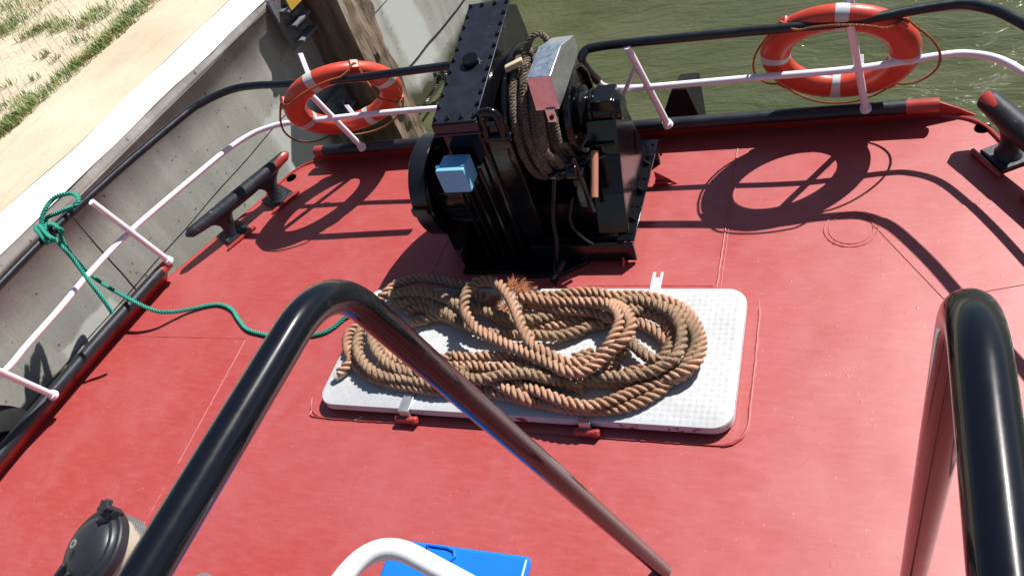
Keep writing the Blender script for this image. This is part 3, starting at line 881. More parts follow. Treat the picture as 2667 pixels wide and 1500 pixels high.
# ------------------------------------------------------------------ mooring cleats
def cleat(mirror, off, label, fat=0.0):
    def T(p):
        x, y, z = p
        if mirror: x = 2 * MX - x
        return Vector((x + off[0], y + off[1], z))
    a, b = T((-3.900, 2.945, .185)), T((-3.497, 3.690, .205))
    root = empty("mooring_cleat", label, "mooring cleat", (a + b) / 2 * 1, "twin legged mooring cleats at the deck corners")
    ax = (b - a).normalized()
    sidev = Vector((ax.y, -ax.x, 0))
    mb = MB(); n = 26; pts = []; rad = []
    for i in range(n + 1):
        t = i / n
        r0 = .031 + fat + (.020 - fat * .5) * math.sin(math.pi * t)
        e = min(t, 1 - t)
        if e < .04: r0 *= math.sqrt(max(.02, 1 - (1 - e / .04) ** 2)) * .8 + .2
        lift = .020 * (abs(t - .5) * 2) ** 2
        pts.append(a.lerp(b, t) + Vector((0, 0, lift))); rad.append(r0)
    mb.tube(pts, rad, 18)
    bar = mb.build("crossbar", M['cleatm'], root, ang=60)
    mb = MB()
    fr_ = frames(pts)
    lo = Vector((.75, -.62, .25)) if not mirror else Vector((-.1, -.75, .65))
    n0 = len(pts) - 5
    for q in range(n0, len(pts)):
        p_, t_, a_, b_ = fr_[q]
        l_ = (lo - t_ * lo.dot(t_)).normalized(); m_ = t_.cross(l_)
        for k in range(9):
            wd = (.9 + .25 * math.sin(q * 2.1)) * (1 if q > n0 else .3) * (.55 if mirror else 1)
            th = (k / 8 - .5) * 2 * wd
            mb.v.append(tuple(p_ + (l_ * math.cos(th) + m_ * math.sin(th)) * (rad[q] + .0012)))
    for q in range(4):
        for k in range(8):
            mb.f.append((q * 9 + k, q * 9 + k + 1, (q + 1) * 9 + k + 1, (q + 1) * 9 + k))
    mb.build("worn_tip", M['red'], root)
    for t in (.30, .74):
        f_ = a.lerp(b, t); f_.z = 0
        g_ = f_ + Vector((0, 0, .18))
        mb = MB()
        rings_ = []
        for z_, ra, rb in ((0, .085, .07), (.015, .075, .062), (.04, .056, .046), (.08, .046, .036), (.11, .050, .036), (.14, .070, .036), (.165, .105, .033), (.19, .125, .024)):
            rings_.append([f_ + Vector((0, 0, z_)) + (a.lerp(b, t) - f_).normalized() * 0 + ax * ra * math.cos(u) + sidev * rb * math.sin(u) + (Vector((a.lerp(b, t).x, a.lerp(b, t).y, 0)) - f_) * z_ for u in [2 * math.pi * q / 20 for q in range(20)]])
        for rg in rings_: mb.v += [tuple(v) for v in rg]
        for i_ in range(len(rings_) - 1):
            for q in range(20): mb.f.append((i_ * 20 + q, i_ * 20 + (q + 1) % 20, (i_ + 1) * 20 + (q + 1) % 20, (i_ + 1) * 20 + q))
        lg = mb.build("leg", M['cleatm'], root)
        mb = MB()
        mb.obox(f_ + Vector((0, 0, .012)), ax, sidev, (0, 0, 1), .085, .085, .012)
        fo = mb.build("foot", M['cleatm'], lg, bevel=.004)
        mb = MB()
        q = f_ + (sidev if not mirror else -sidev) * .105
        mb.tube([q - ax * .11 + Vector((0, 0, .012)), q + ax * .11 + Vector((0, 0, .012))], .013, 10)
        mb.build("weld_strip", M['red'], lg)
    return root
cleat(False, (0, 0), "black twin legged mooring cleat with red tip at the deck's left corner")
cleat(True, (.085, .03), "black mooring cleat with worn red tip, cut off by the right edge of the picture", .020)

# ------------------------------------------------------------------ winch
W_ = empty("towing_winch", "large black tow winch with riveted gear case at the front of the deck", "winch", (-1.5, 3.2, 0))
BK = M['black']
AX = (3.27, .66)      # drum axis (y, z)
# gear case
mb = MB()
case = [(2.90, .0), (2.90, .915), (3.655, 1.068), (3.755, 1.005), (3.78, .84), (3.78, .0)]
mb.prism(case, -1.845, -1.645)
gc = mb.build("gear_case", BK, W_, bevel=.014, seg=3)
mb = MB()
sl = (1.075 - .925) / (3.66 - 2.89)
top = [(2.882, .922), (3.66, 1.076), (3.66, 1.086), (2.882, .932)]
mb.prism(top, -1.858, -1.632)
mb.prism([(2.876, .87), (2.898, .87), (2.898, .926), (2.876, .922)], -1.862, -1.628)
mb.prism([(2.87, .862), (2.898, .862), (2.898, .872), (2.87, .872)], -1.868, -1.622)
cv = mb.build("cover_plate", M['cover'], gc, bevel=.002)
BP = []
for k in range(11):
    y = 2.905 + (3.64 - 2.905) * k / 10; z = .932 + (y - 2.882) * sl * 1.016
    for x in (-1.845, -1.645): BP.append((x, y, z))
for x in (-1.78, -1.71):
    for y in (2.905, 3.64): BP.append((x, y, .932 + (y - 2.882) * sl * 1.016))
bolts(BP, (0, -sl, 1), BK, gc, .011, .012)
mb = MB()
mb.lathe((-1.745, 3.255, .99), (0, -sl, 1), [(0, .044), (.035, .044), (.041, .038), (.041, 0)], 32)
mb.build("filler_cap", BK, gc)
# side ribs and lobes of the case
mb = MB()
for yy, rr0 in ((3.27, .30),):
    mb.lathe((-1.66, yy, AX[1]), (1, 0, 0), [(0, rr0), (.045, rr0), (.05, rr0 - .015), (.05, 0)], 48)
mb.build("bearing_boss", BK, gc)
mb = MB()
mb.lathe((-1.61, AX[0], AX[1]), (1, 0, 0), [(0, .11), (.06, .11), (.06, 0)], 32)
mb.build("shaft", BK, W_)
# lifting lug at the case's front corner
mb = MB()
lx = -1.585
mb.tube(fillet([(lx - .045, 2.92, .78), (lx - .045, 2.92, .945), (lx + .045, 2.92, .945), (lx + .045, 2.92, .78)], .06), .021, 12)
mb.tube([(lx - .07, 2.915, .80), (lx + .085, 2.915, .80)], .016, 12)
mb.lathe((lx + .085, 2.915, .80), (1, 0, 0), [(-.02, .026), (0, .026), (0, 0)], 6)
mb.box(lx - .075, lx + .06, 2.925, 2.965, .0, .86)
mb.build("lifting_lug", BK, W_, bevel=.004)
# base plates and bed
mb = MB()
mb.box(-2.00, -1.60, 2.79, 3.86, 0, .02)
mb.box(-1.99, -1.965, 2.82, 3.8, .02, .12)
mb.box(-1.60, -1.05, 2.86, 2.885, .02, .13)
mb.box(-1.60, -1.13, 2.93, 2.95, .0, .11)
mb.box(-1.60, -1.05, 3.62, 3.65, .0, .13)
mb.prism([(-1.63, 2.76), (-1.45, 2.76), (-1.30, 2.86), (-1.30, 3.6), (-1.63, 3.6)], .002, .022, 'Z')
mb.build("bed_frame", BK, W_, bevel=.004)
mb = MB()
mb.box(-1.135, -1.045, 2.885, 3.665, .130, .142)
mb.box(-1.135, -1.125, 2.90, 3.66, .0, .130)
for yy in (3.02, 3.24, 3.45): mb.prism([(-1.122, .142), (-1.055, .142), (-1.122, .215)], yy, yy + .012, 'Y')
fl = mb.build("side_flange", BK, W_, bevel=.002)
bolts([(-1.068, yy, .142) for yy in (2.93, 3.13, 3.34, 3.62)], (0, 0, 1), BK, fl, .009, .009)
mb = MB()
mb.prism([(2.87, 0), (2.895, 0), (2.895, .13), (2.87, .13)], -1.135, -1.10)
mb.prism([(2.83, 0), (2.87, 0), (2.87, .06)], -1.123, -1.113)
mb.build("deck_bracket", M['red'], W_, bevel=.002)
mb = MB()
mb.box(-1.05, -.98, 3.44, 3.47, 0, .03); mb.prism([(-1.045, .02), (-.93, .0), (-1.045, .09)], 3.45, 3.458, 'Y')
mb.build("deck_bracket", M['red'], W_, bevel=.002)
mb = MB()
mb.prism([(2.70, .0), (2.80, .0), (2.80, .10)], -1.46, -1.45)
mb.tube([(-1.47, 2.72, .02), (-1.43, 2.74, .07), (-1.40, 2.79, .10)], .012, 8)
mb.build("toe_bracket", BK, W_)
# side plate carrying the outer bearing
mb = MB()
sp_ = [(2.95, .142), (3.60, .142), (3.53, .23), (3.44, .405), (3.37, .595), (3.335, .70), (3.29, .745), (3.21, .74), (3.175, .67), (3.12, .50), (3.03, .33)]
mb.prism(sp_, -1.105, -1.085)
sidep = mb.build("side_plate", BK, W_, bevel=.003)
mb = MB()
for (a, b) in zip([(3.18, .66), (3.12, .50), (3.03, .33)], [(3.12, .50), (3.03, .33), (2.945, .142)]):
    mb.prism([a, b, (b[0] - .012, b[1] + .004), (a[0] - .012, a[1] + .004)], -1.235, -1.085)
mb.build("front_web", BK, W_, bevel=.002)
mb = MB()
mb.lathe((-1.20, AX[0], AX[1]), (1, 0, 0), [(0, .09), (.10, .09), (.10, .07), (.135, .06), (.135, 0)], 36)
mb.box(-1.19, -1.09, 3.19, 3.33, .66, .755)
mb.build("outer_bearing", BK, W_, bevel=.006)
# drum
mb = MB()
D0 = -1.56
mb.lathe((D0, *AX), (1, 0, 0), [(0, 0), (0, .345), (.008, .352), (.018, .352), (.024, .345), (.024, .19), (.262, .19), (.262, .220), (.267, .227), (.290, .227), (.295, .222), (.295, .205), (.268, .19), (.268, 0)], 72)
drum = mb.build("drum", BK, W_)
mb = MB()
pr = [(.30, .085), (.32, .085), (.325, .115), (.345, .12), (.355, .10), (.37, .085), (.385, .10), (.40, .10), (.41, .075), (.46, .07)]
mb.lathe((D0 - .04, *AX), (1, 0, 0), pr, 36)
mb.build("drum_shaft", BK, W_)
# wire rope laid on the drum in two uneven layers
mb = MB(); pts = []
turn = 0
for lay, (x0, x1, rad, nt_) in enumerate(((-1.52, -1.32, .212, 5), (-1.32, -1.52, .247, 5), (-1.52, -1.36, .281, 4), (-1.37, -1.51, .312, 3.3))):
    k = int(nt_ * 26)
    for i in range(k):
        t = i / k; th = turn + 2 * math.pi * nt_ * t
        x = x0 + (x1 - x0) * t + .010 * math.sin(th * 1.3 + lay)
        r_ = rad + .016 * noise.noise((th * .4, lay * 3.1, 0))
        pts.append((x, AX[0] - r_ * math.cos(th), AX[1] + r_ * math.sin(th)))
    turn += 2 * math.pi * nt_
rope_mb(mb, pts, .0195, .10, nst=6, sides=5, step=.014)
mb.build("wire_rope", M['wire'], W_)
mb = MB()
e0 = Vector((-1.455, 3.30, .97))
rope_mb(mb, [e0 + Vector((-.05, -.05, -.03)), e0 + Vector((-.02, .0, .03)), e0 + Vector((.01, .03, .075)), e0 + Vector((.05, .05, .085)), e0 + Vector((.075, .05, .04)), e0 + Vector((.07, .06, -.05))], .017, .07, nst=4, step=.01)
mb.build("wire_eye", M['wire'], W_)
mb = MB(); mb.obox((-1.505, 3.185, 1.005), (1, .5, .15), (-.4, 1, -.2), (0, .1, 1), .045, .02, .015); mb.build("wedge", M['tan'], W_, bevel=.006)
# galvanised guard
mb = MB()
gp = [(2.948, .905), (2.960, 1.074), (3.183, 1.082), (3.373, 1.01), (3.378, .923), (3.041, .902)]
mb.prism(gp, -1.362, -1.250)
gd = mb.build("gear_guard", M['galv'], W_, bevel=.003)
mb = MB(); mb.box(-1.315, -1.270, 2.938, 2.944, .845, .915)
mb.build("guard_tab", M['galv'], gd, bevel=.001)
mb = MB(); bolt(mb, (-1.293, 2.937, .872), (0, -1, 0), .011, .012); mb.build("tab_bolt", M['darksteel'], gd)
# brake wheel and motor on the near left
mb = MB()
Bx, By, Bz = -2.16, 3.115, .375
mb.lathe((Bx, By, Bz), (1, 0, 0), [(0, .235), (.0, .262), (.006, .268), (.104, .268), (.11, .262), (.11, .235), (.09, .23), (.085, 0)], 64)
bwh = mb.build("brake_wheel", BK, W_)
mb = MB()
mb.lathe((Bx + .002, By, Bz), (1, 0, 0), [(.012, .269), (.012, .274), (.098, .274), (.098, .269)], 64, True)
mb.box(Bx + .01, Bx + .10, By - .292, By - .27, Bz + .03, Bz + .075)
mb.build("brake_band", M['rail'], bwh)
mb = MB()
mb.lathe((Bx + .10, By, Bz), (1, 0, 0), [(0, .19), (.03, .2), (.20, .2), (.22, .15)], 40)
for k in range(14):
    a = 2 * math.pi * k / 14
    mb.obox((Bx + .22, By + math.cos(a) * .2, Bz + math.sin(a) * .2), (1, 0, 0), (0, math.cos(a), math.sin(a)), (0, -math.sin(a), math.cos(a)), .08, .012, .005)
mb.box(-2.12, -1.98, 2.98, 3.25, 0, .2)
mb.build("motor", BK, W_, bevel=.003)
# vertical conduits, levers and a hanging control cable
for x in (-1.845, -1.80, -1.76, -1.70):
    mb = MB(); mb.tube([(x, 2.865, 0), (x, 2.865, .66)], .009 if x > -1.72 else .011, 8); mb.build("conduit", BK, W_)
mb = MB()
mb.tube(spline([(-1.30, 2.90, .42), (-1.33, 2.86, .30), (-1.30, 2.87, .18), (-1.24, 2.88, .10), (-1.22, 2.9, .03)], .02), .007, 8)
mb.tube(spline([(-1.36, 2.90, .55), (-1.40, 2.83, .35), (-1.42, 2.82, .2), (-1.46, 2.80, .03)], .02), .009, 8)
mb.build("control_cable", M['rubber'], W_)
mb = MB()
mb.tube([(-1.42, 2.97, .50), (-1.16, 3.12, .50)], .016, 10)
mb.tube([(-1.26, 2.95, .62), (-1.22, 2.93, .30)], .012, 10)
mb.lathe((-1.30, 2.94, .55), (1, 0, 0), [(0, .04), (.05, .04), (.05, 0)], 20)
mb.box(-1.29, -1.25, 2.94, 3.10, .32, .50)
mb.build("brake_lever", BK, W_, bevel=.003)
mb = MB()
mb.obox((-1.18, 3.17, .545), (1, 0, 0), (0, 1, -.3), (0, .3, 1), .07, .07, .006)
mb.box(-1.60, -1.25, 2.99, 3.6, .02, .30)  # black box added to stand for the deep shade under the drum
mb.build("mount_plate_dark_fill", BK, W_)
mb = MB()
ca, cb = Vector((-1.20, 3.092, .543)), Vector((-1.20, 2.925, .395))
mb.tube([ca, cb], .0185, 16, False)
dv = (ca - cb).normalized()
mb.tube([cb, cb + dv * .05], .014, 16, False)
mb.lathe(cb, dv, [(0, .0185), (0, .014)], 16, True)
mb.lathe(cb + dv * .05, dv, [(0, .014), (.001, 0)], 16)
mb.build("lever_pipe", M['copper'], W_)
# light blue control box
mb = MB(); mb.box(-1.860, -1.722, 2.752, 2.872, .625, .752)
jb = mb.build("switch_box", M['lightblue'], W_, bevel=.004)
mb = MB(); mb.box(-1.864, -1.718, 2.748, 2.800, .620, .757)
ld = mb.build("box_lid", M['lightblue'], jb, bevel=.006)
for x in (-1.825, -1.765):
    mb = MB(); mb.lathe((x, 2.84, .752), (0, 0, 1), [(-.001, .011), (.004, .011), (.004, .007), (.002, .007), (.002, 0)], 16)
    mb.build("lid_screw", M['lightblue'], jb)
for x in (-1.727, -1.857):
    mb = MB(); mb.box(x - .010, x + .010, 2.772, 2.79, .748, .763); mb.build("lid_clip", M['lightblue'], jb, bevel=.001)
mb = MB(); mb.box(-1.83, -1.75, 2.87, 2.905, .60, .72); mb.build("box_mount", BK, jb)

# ------------------------------------------------------------------ hatch
HT = .072
H_ = empty("hatch_cover", "white painted chequer plate hatch cover lying under the coiled brown rope", "hatch cover", (-1.48, 2.25, 0))
hp = rrect(-2.478, -.486, 1.870, 2.628, .085)
mb = MB(); n = len(hp)
def off(P, d):
    cx_, cy_ = -1.482, 2.249
    return [(x + (d if x > cx_ else -d), y + (d if y > cy_ else -d)) for x, y in P]
rings = [(off(hp, -.008), HT), (off(hp, -.0025), HT - .002), (hp, HT - .010)]
for P, z in rings: mb.v += [(x, y, z) for x, y in P]
mb.f = [tuple(range(n))] + [(i * n + j, i * n + (j + 1) % n, (i + 1) * n + (j + 1) % n, (i + 1) * n + j) for i in range(2) for j in range(n)]
gx, gy = .0275, .0275
for i in range(72):
    for j in range(27):
        x = -2.455 + i * gx; y = 1.893 + j * gy
        if x > -.505 or y > 2.61: continue
        if (x < -2.42 or x > -.54) and (y < 1.93 or y > 2.57): continue
        s_ = 1 if (i + j) % 2 else -1
        a = R(45) * s_
        d_ = Vector((math.cos(a), math.sin(a), 0)); e_ = Vector((-d_.y, d_.x, 0))
        for q in (-.0050, .0050):
            c_ = Vector((x, y, HT)) + e_ * q
            hl, hw = .0125, .0016
            mb.add([c_ - d_ * hl, c_ + e_ * hw - d_ * hl * .5, c_ + e_ * hw + d_ * hl * .5, c_ + d_ * hl, c_ - e_ * hw + d_ * hl * .5, c_ - e_ * hw - d_ * hl * .5, c_ - d_ * hl * .5 + Vector((0, 0, .0017)), c_ + d_ * hl * .5 + Vector((0, 0, .0017))],
                   [(0, 6, 1), (1, 6, 7, 2), (2, 7, 3), (3, 7, 4), (4, 7, 6, 5), (5, 6, 0)])
mb.build("chequer_plate", M['hatch'], H_, ang=50)
mb = MB()
for z in (HT - .010, .032): mb.v += [(x, y, z) for x, y in hp]
mb.f = [(j, (j + 1) % n, (j + 1) % n + n, j + n) for j in range(n)]
mb.v += [(x, y, .032) for x, y in off(hp, -.04)]; mb.f += [(n + j, n + (j + 1) % n, 2 * n + (j + 1) % n, 2 * n + j) for j in range(n)]
mb.build("hatch_rim", M['rim'], H_)
mb = MB(); mb.prism(rrect(-2.42, -.545, 1.93, 2.57, .08), .007, .04, 'Z'); mb.build("coaming", M['darkred'], H_)
for hx in (-1.98, -1.10):
    mb = MB(); mb.box(hx - .028, hx + .028, 1.85, 1.955, HT + .001, HT + .010); mb.prism([(1.865, HT + .01), (1.85, HT + .006), (1.842, .03), (1.856, .03)], hx - .026, hx + .026)
    hg = mb.build("hinge", M['alu'], H_, bevel=.002)
    mb = MB(); mb.tube([(hx - .05, 1.838, .032), (hx + .05, 1.838, .032)], .017, 12)
    mb.box(hx - .046, hx - .030, 1.825, 1.855, .006, .04); mb.box(hx + .030, hx + .046, 1.825, 1.855, .006, .04)
    bolt(mb, (hx + .05, 1.838, .032), (1, 0, 0), .02, .014)
    mb.build("hinge_pin", M['red'], hg, bevel=.002)
mb = MB()
lp = Vector((-0.9116, 2.6176, 0.0750))
mb.prism([(lp.x - .026, 2.56), (lp.x + .026, 2.56), (lp.x + .026, 2.725), (lp.x + .012, 2.725), (lp.x + .012, 2.69), (lp.x - .010, 2.69), (lp.x - .010, 2.725), (lp.x - .026, 2.725)], .074, .081, 'Z')
mb.build("latch_tongue", M['hatch'], H_, bevel=.0015)

# ------------------------------------------------------------------ brown mooring rope
RO = empty("coiled_rope", "thick brown three strand mooring rope coiled in long loops on the white hatch", "rope", (-1.5, 2.25, .08))
RR = .0275
smooth_passes = [[(-1.0712, 2.4524, 0.1574), (-1.0242, 2.4072, 0.1937), (-0.9668, 2.3356, 0.2372), (-0.9309, 2.2695, 0.2517), (-0.9294, 2.2163, 0.2517), (-0.9468, 2.1667, 0.2517), (-0.9812, 2.1381, 0.2372), (-1.0265, 2.0974, 0.2227), (-1.0643, 2.0535, 0.2155), (-1.1057, 2.0231, 0.2155), (-1.1443, 2.0165, 0.2155), (-1.1806, 2.0195, 0.2155), (-1.2289, 2.0397, 0.2155), (-1.2883, 2.0680, 0.2155), (-1.3518, 2.0968, 0.2155), (-1.4196, 2.1284, 0.2082), (-1.5057, 2.1671, 0.2010), (-1.5780, 2.2022, 0.1937), (-1.6490, 2.2355, 0.1937), (-1.7085, 2.2753, 0.2010), (-1.7454, 2.3117, 0.2227), (-1.7713, 2.3589, 0.2372), (-1.7769, 2.4071, 0.2517), (-1.7719, 2.4612, 0.2517), (-1.7406, 2.5042, 0.2517), (-1.6854, 2.5118, 0.2517), (-1.6302, 2.4960, 0.2517), (-1.5741, 2.4422, 0.2517), (-1.5225, 2.3787, 0.2517), (-1.4784, 2.3062, 0.2517), (-1.4480, 2.2521, 0.2445), (-1.4089, 2.1961, 0.2372), (-1.3593, 2.1419, 0.2300), (-1.3135, 2.1209, 0.2227), (-1.2592, 2.0971, 0.2155), (-1.2097, 2.0784, 0.2082), (-1.1531, 2.0695, 0.2082), (-1.1093, 2.0794, 0.2082), (-1.0723, 2.0971, 0.2082), (-1.0328, 2.1295, 0.2227), (-1.0151, 2.1557, 0.2300), (-0.9987, 2.2030, 0.2372), (-0.9874, 2.2568, 0.2372), (-0.9901, 2.3009, 0.2372), (-1.0173, 2.3577, 0.2227), (-1.0652, 2.4112, 0.2010), (-1.1212, 2.4296, 0.1937), (-1.1875, 2.4372, 0.1864), (-1.2641, 2.4465, 0.1792), (-1.3469, 2.4433, 0.1792), (-1.4211, 2.4476, 0.1864), (-1.4820, 2.4559, 0.1937), (-1.5318, 2.4646, 0.1792)],
    [(-1.5623, 2.5092, 0.1502), (-1.4935, 2.5095, 0.1502), (-1.3703, 2.5081, 0.1502), (-1.3022, 2.5320, 0.1429), (-1.2174, 2.5463, 0.1357), (-1.1623, 2.5395, 0.1357), (-1.0863, 2.5229, 0.1357), (-1.0034, 2.5315, 0.1284), (-0.9197, 2.5291, 0.1212), (-0.8496, 2.5176, 0.1139), (-0.7787, 2.4921, 0.1067), (-0.7239, 2.4431, 0.1067), (-0.6901, 2.3848, 0.1067), (-0.6583, 2.3096, 0.1212), (-0.6422, 2.2329, 0.1357), (-0.6475, 2.1600, 0.1429), (-0.6745, 2.1162, 0.1429), (-0.7194, 2.0884, 0.1357), (-0.7945, 2.0673, 0.1212), (-0.8982, 2.0553, 0.1067), (-0.9885, 2.0457, 0.1067), (-1.0973, 2.0527, 0.1067), (-1.2162, 2.0530, 0.1067), (-1.3259, 2.0408, 0.1067), (-1.4412, 2.0414, 0.1067)],
    [(-1.5180, 2.4682, 0.1357), (-1.4540, 2.4525, 0.1502), (-1.4076, 2.4379, 0.1502), (-1.3350, 2.4239, 0.1502), (-1.2600, 2.4193, 0.1502), (-1.1706, 2.4096, 0.1502), (-1.1490, 2.4113, 0.1429), (-1.0988, 2.3948, 0.1357), (-1.0500, 2.3900, 0.1212), (-0.9917, 2.3770, 0.1212), (-0.9401, 2.3830, 0.1067), (-0.8951, 2.3596, 0.1067), (-0.8498, 2.3297, 0.1067), (-0.8061, 2.2868, 0.1067), (-0.7808, 2.2576, 0.1067)],
    [(-1.7444, 2.5464, 0.0980), (-1.8475, 2.5666, 0.1067), (-1.8802, 2.5985, 0.1212), (-1.9677, 2.6128, 0.1284), (-2.0758, 2.6319, 0.1357), (-2.1669, 2.6387, 0.1357), (-2.2489, 2.6178, 0.1357), (-2.2908, 2.5860, 0.1357), (-2.3232, 2.5312, 0.1357), (-2.3853, 2.4727, 0.1067), (-2.4087, 2.3983, 0.1067), (-2.4243, 2.3333, 0.1067), (-2.4500, 2.2928, 0.1067), (-2.4454, 2.2378, 0.1067), (-2.4094, 2.1733, 0.1067), (-2.3867, 2.1421, 0.0995), (-2.3191, 2.0825, 0.0980), (-2.2157, 2.0256, 0.0980), (-2.0888, 1.9931, 0.0980), (-1.9523, 1.9762, 0.0980), (-1.8212, 1.9632, 0.0980), (-1.6177, 1.9782, 0.0980), (-1.5398, 1.9662, 0.0980), (-1.4482, 1.9522, 0.0980), (-1.3719, 1.9344, 0.0980), (-1.3003, 1.9294, 0.0980), (-1.2442, 1.9267, 0.0980)],
    [(-1.5681, 2.0214, 0.1067), (-1.5071, 1.9890, 0.1284), (-1.4402, 1.9531, 0.1429), (-1.3949, 1.9333, 0.1429), (-1.3627, 1.9233, 0.1284), (-1.3376, 1.9210, 0.1067)],
    [(-1.5027, 2.0516, 0.1067), (-1.4091, 2.0009, 0.1284), (-1.3207, 1.9580, 0.1502), (-1.2598, 1.9363, 0.1502), (-1.2033, 1.9199, 0.1429), (-1.1351, 1.9077, 0.1357), (-1.0699, 1.9047, 0.1284), (-1.0628, 1.9112, 0.1284), (-1.0012, 1.9304, 0.1284), (-0.9473, 1.9611, 0.1284), (-0.8983, 1.9967, 0.1212), (-0.8398, 2.0308, 0.1212), (-0.7708, 2.0707, 0.1139), (-0.7145, 2.1132, 0.1067), (-0.6770, 2.1750, 0.1067), (-0.6596, 2.2401, 0.1067)],
    [(-1.3152, 1.9332, 0.0980), (-1.2419, 1.9175, 0.0980), (-1.1579, 1.9075, 0.0980), (-1.0560, 1.9082, 0.0980), (-0.9545, 1.9241, 0.0980), (-0.8824, 1.9530, 0.0980), (-0.8257, 1.9960, 0.0980), (-0.7814, 2.0405, 0.0995), (-0.7592, 2.0704, 0.1067), (-0.7241, 2.0909, 0.1067), (-0.6857, 2.1240, 0.1067)],
    [(-1.7997, 2.1464, 0.1284), (-1.7189, 2.1390, 0.1284), (-1.6357, 2.1472, 0.1357), (-1.5626, 2.1466, 0.1357), (-1.5044, 2.1420, 0.1357), (-1.4509, 2.1304, 0.1357), (-1.4094, 2.1207, 0.1284), (-1.3499, 2.0951, 0.1212), (-1.2794, 2.0826, 0.1067), (-1.1888, 2.0544, 0.1067)],
    [(-1.8455, 2.0583, 0.1212), (-1.8140, 2.0877, 0.1212), (-1.7431, 2.0909, 0.1212), (-1.6730, 2.0920, 0.1284), (-1.5910, 2.0799, 0.1357), (-1.4970, 2.0801, 0.1502), (-1.4383, 2.0793, 0.1502), (-1.3786, 2.0721, 0.1502), (-1.3256, 2.0721, 0.1357), (-1.2714, 2.0657, 0.1212)],
    [(-2.2406, 2.2343, 0.1285), (-2.1740, 2.1723, 0.1284), (-2.1649, 2.1580, 0.1284), (-2.1105, 2.1233, 0.1284), (-2.0355, 2.1010, 0.1284), (-1.9256, 2.1040, 0.1212), (-1.8042, 2.1518, 0.1212)],
    [(-2.1728, 2.4344, 0.1067), (-2.1017, 2.4470, 0.1212), (-2.0274, 2.4320, 0.1212), (-1.9310, 2.3980, 0.1212), (-1.8805, 2.3801, 0.1067)],
    [(-2.1243, 2.3708, 0.0980), (-2.0644, 2.3765, 0.1067), (-1.9897, 2.4054, 0.1067), (-1.9245, 2.4021, 0.0980), (-1.8520, 2.3841, 0.0980), (-1.7771, 2.3361, 0.0980)],
    [(-1.8530, 2.5743, 0.0980), (-1.7664, 2.5104, 0.0980), (-1.7019, 2.4484, 0.0980), (-1.6278, 2.3922, 0.0980), (-1.5342, 2.3716, 0.0980), (-1.4397, 2.3626, 0.0980), (-1.3506, 2.3683, 0.0980), (-1.2384, 2.3961, 0.0980), (-1.1284, 2.4273, 0.0980), (-1.0876, 2.4123, 0.0980)],
    [(-0.9660, 2.4538, 0.1067), (-0.9035, 2.4281, 0.1212), (-0.8441, 2.3974, 0.1212), (-0.8027, 2.3532, 0.1212), (-0.7796, 2.3028, 0.1212), (-0.7778, 2.2528, 0.1212), (-0.7981, 2.2127, 0.1212)],
    [(-0.9963, 2.1158, 0.1067), (-0.9589, 2.1014, 0.1067), (-0.9212, 2.1129, 0.1067), (-0.8711, 2.1280, 0.1067), (-0.8332, 2.1362, 0.1067)],
    [(-0.9855, 2.2643, 0.1067), (-0.9932, 2.2167, 0.1067), (-1.0163, 2.1938, 0.1067), (-1.0304, 2.1535, 0.1067), (-1.0485, 2.1068, 0.1067)],
    [(-2.3648, 2.1630, 0.0980), (-2.3578, 2.1136, 0.1038), (-2.3736, 2.0735, 0.1067), (-2.4035, 2.0323, 0.1009)]]
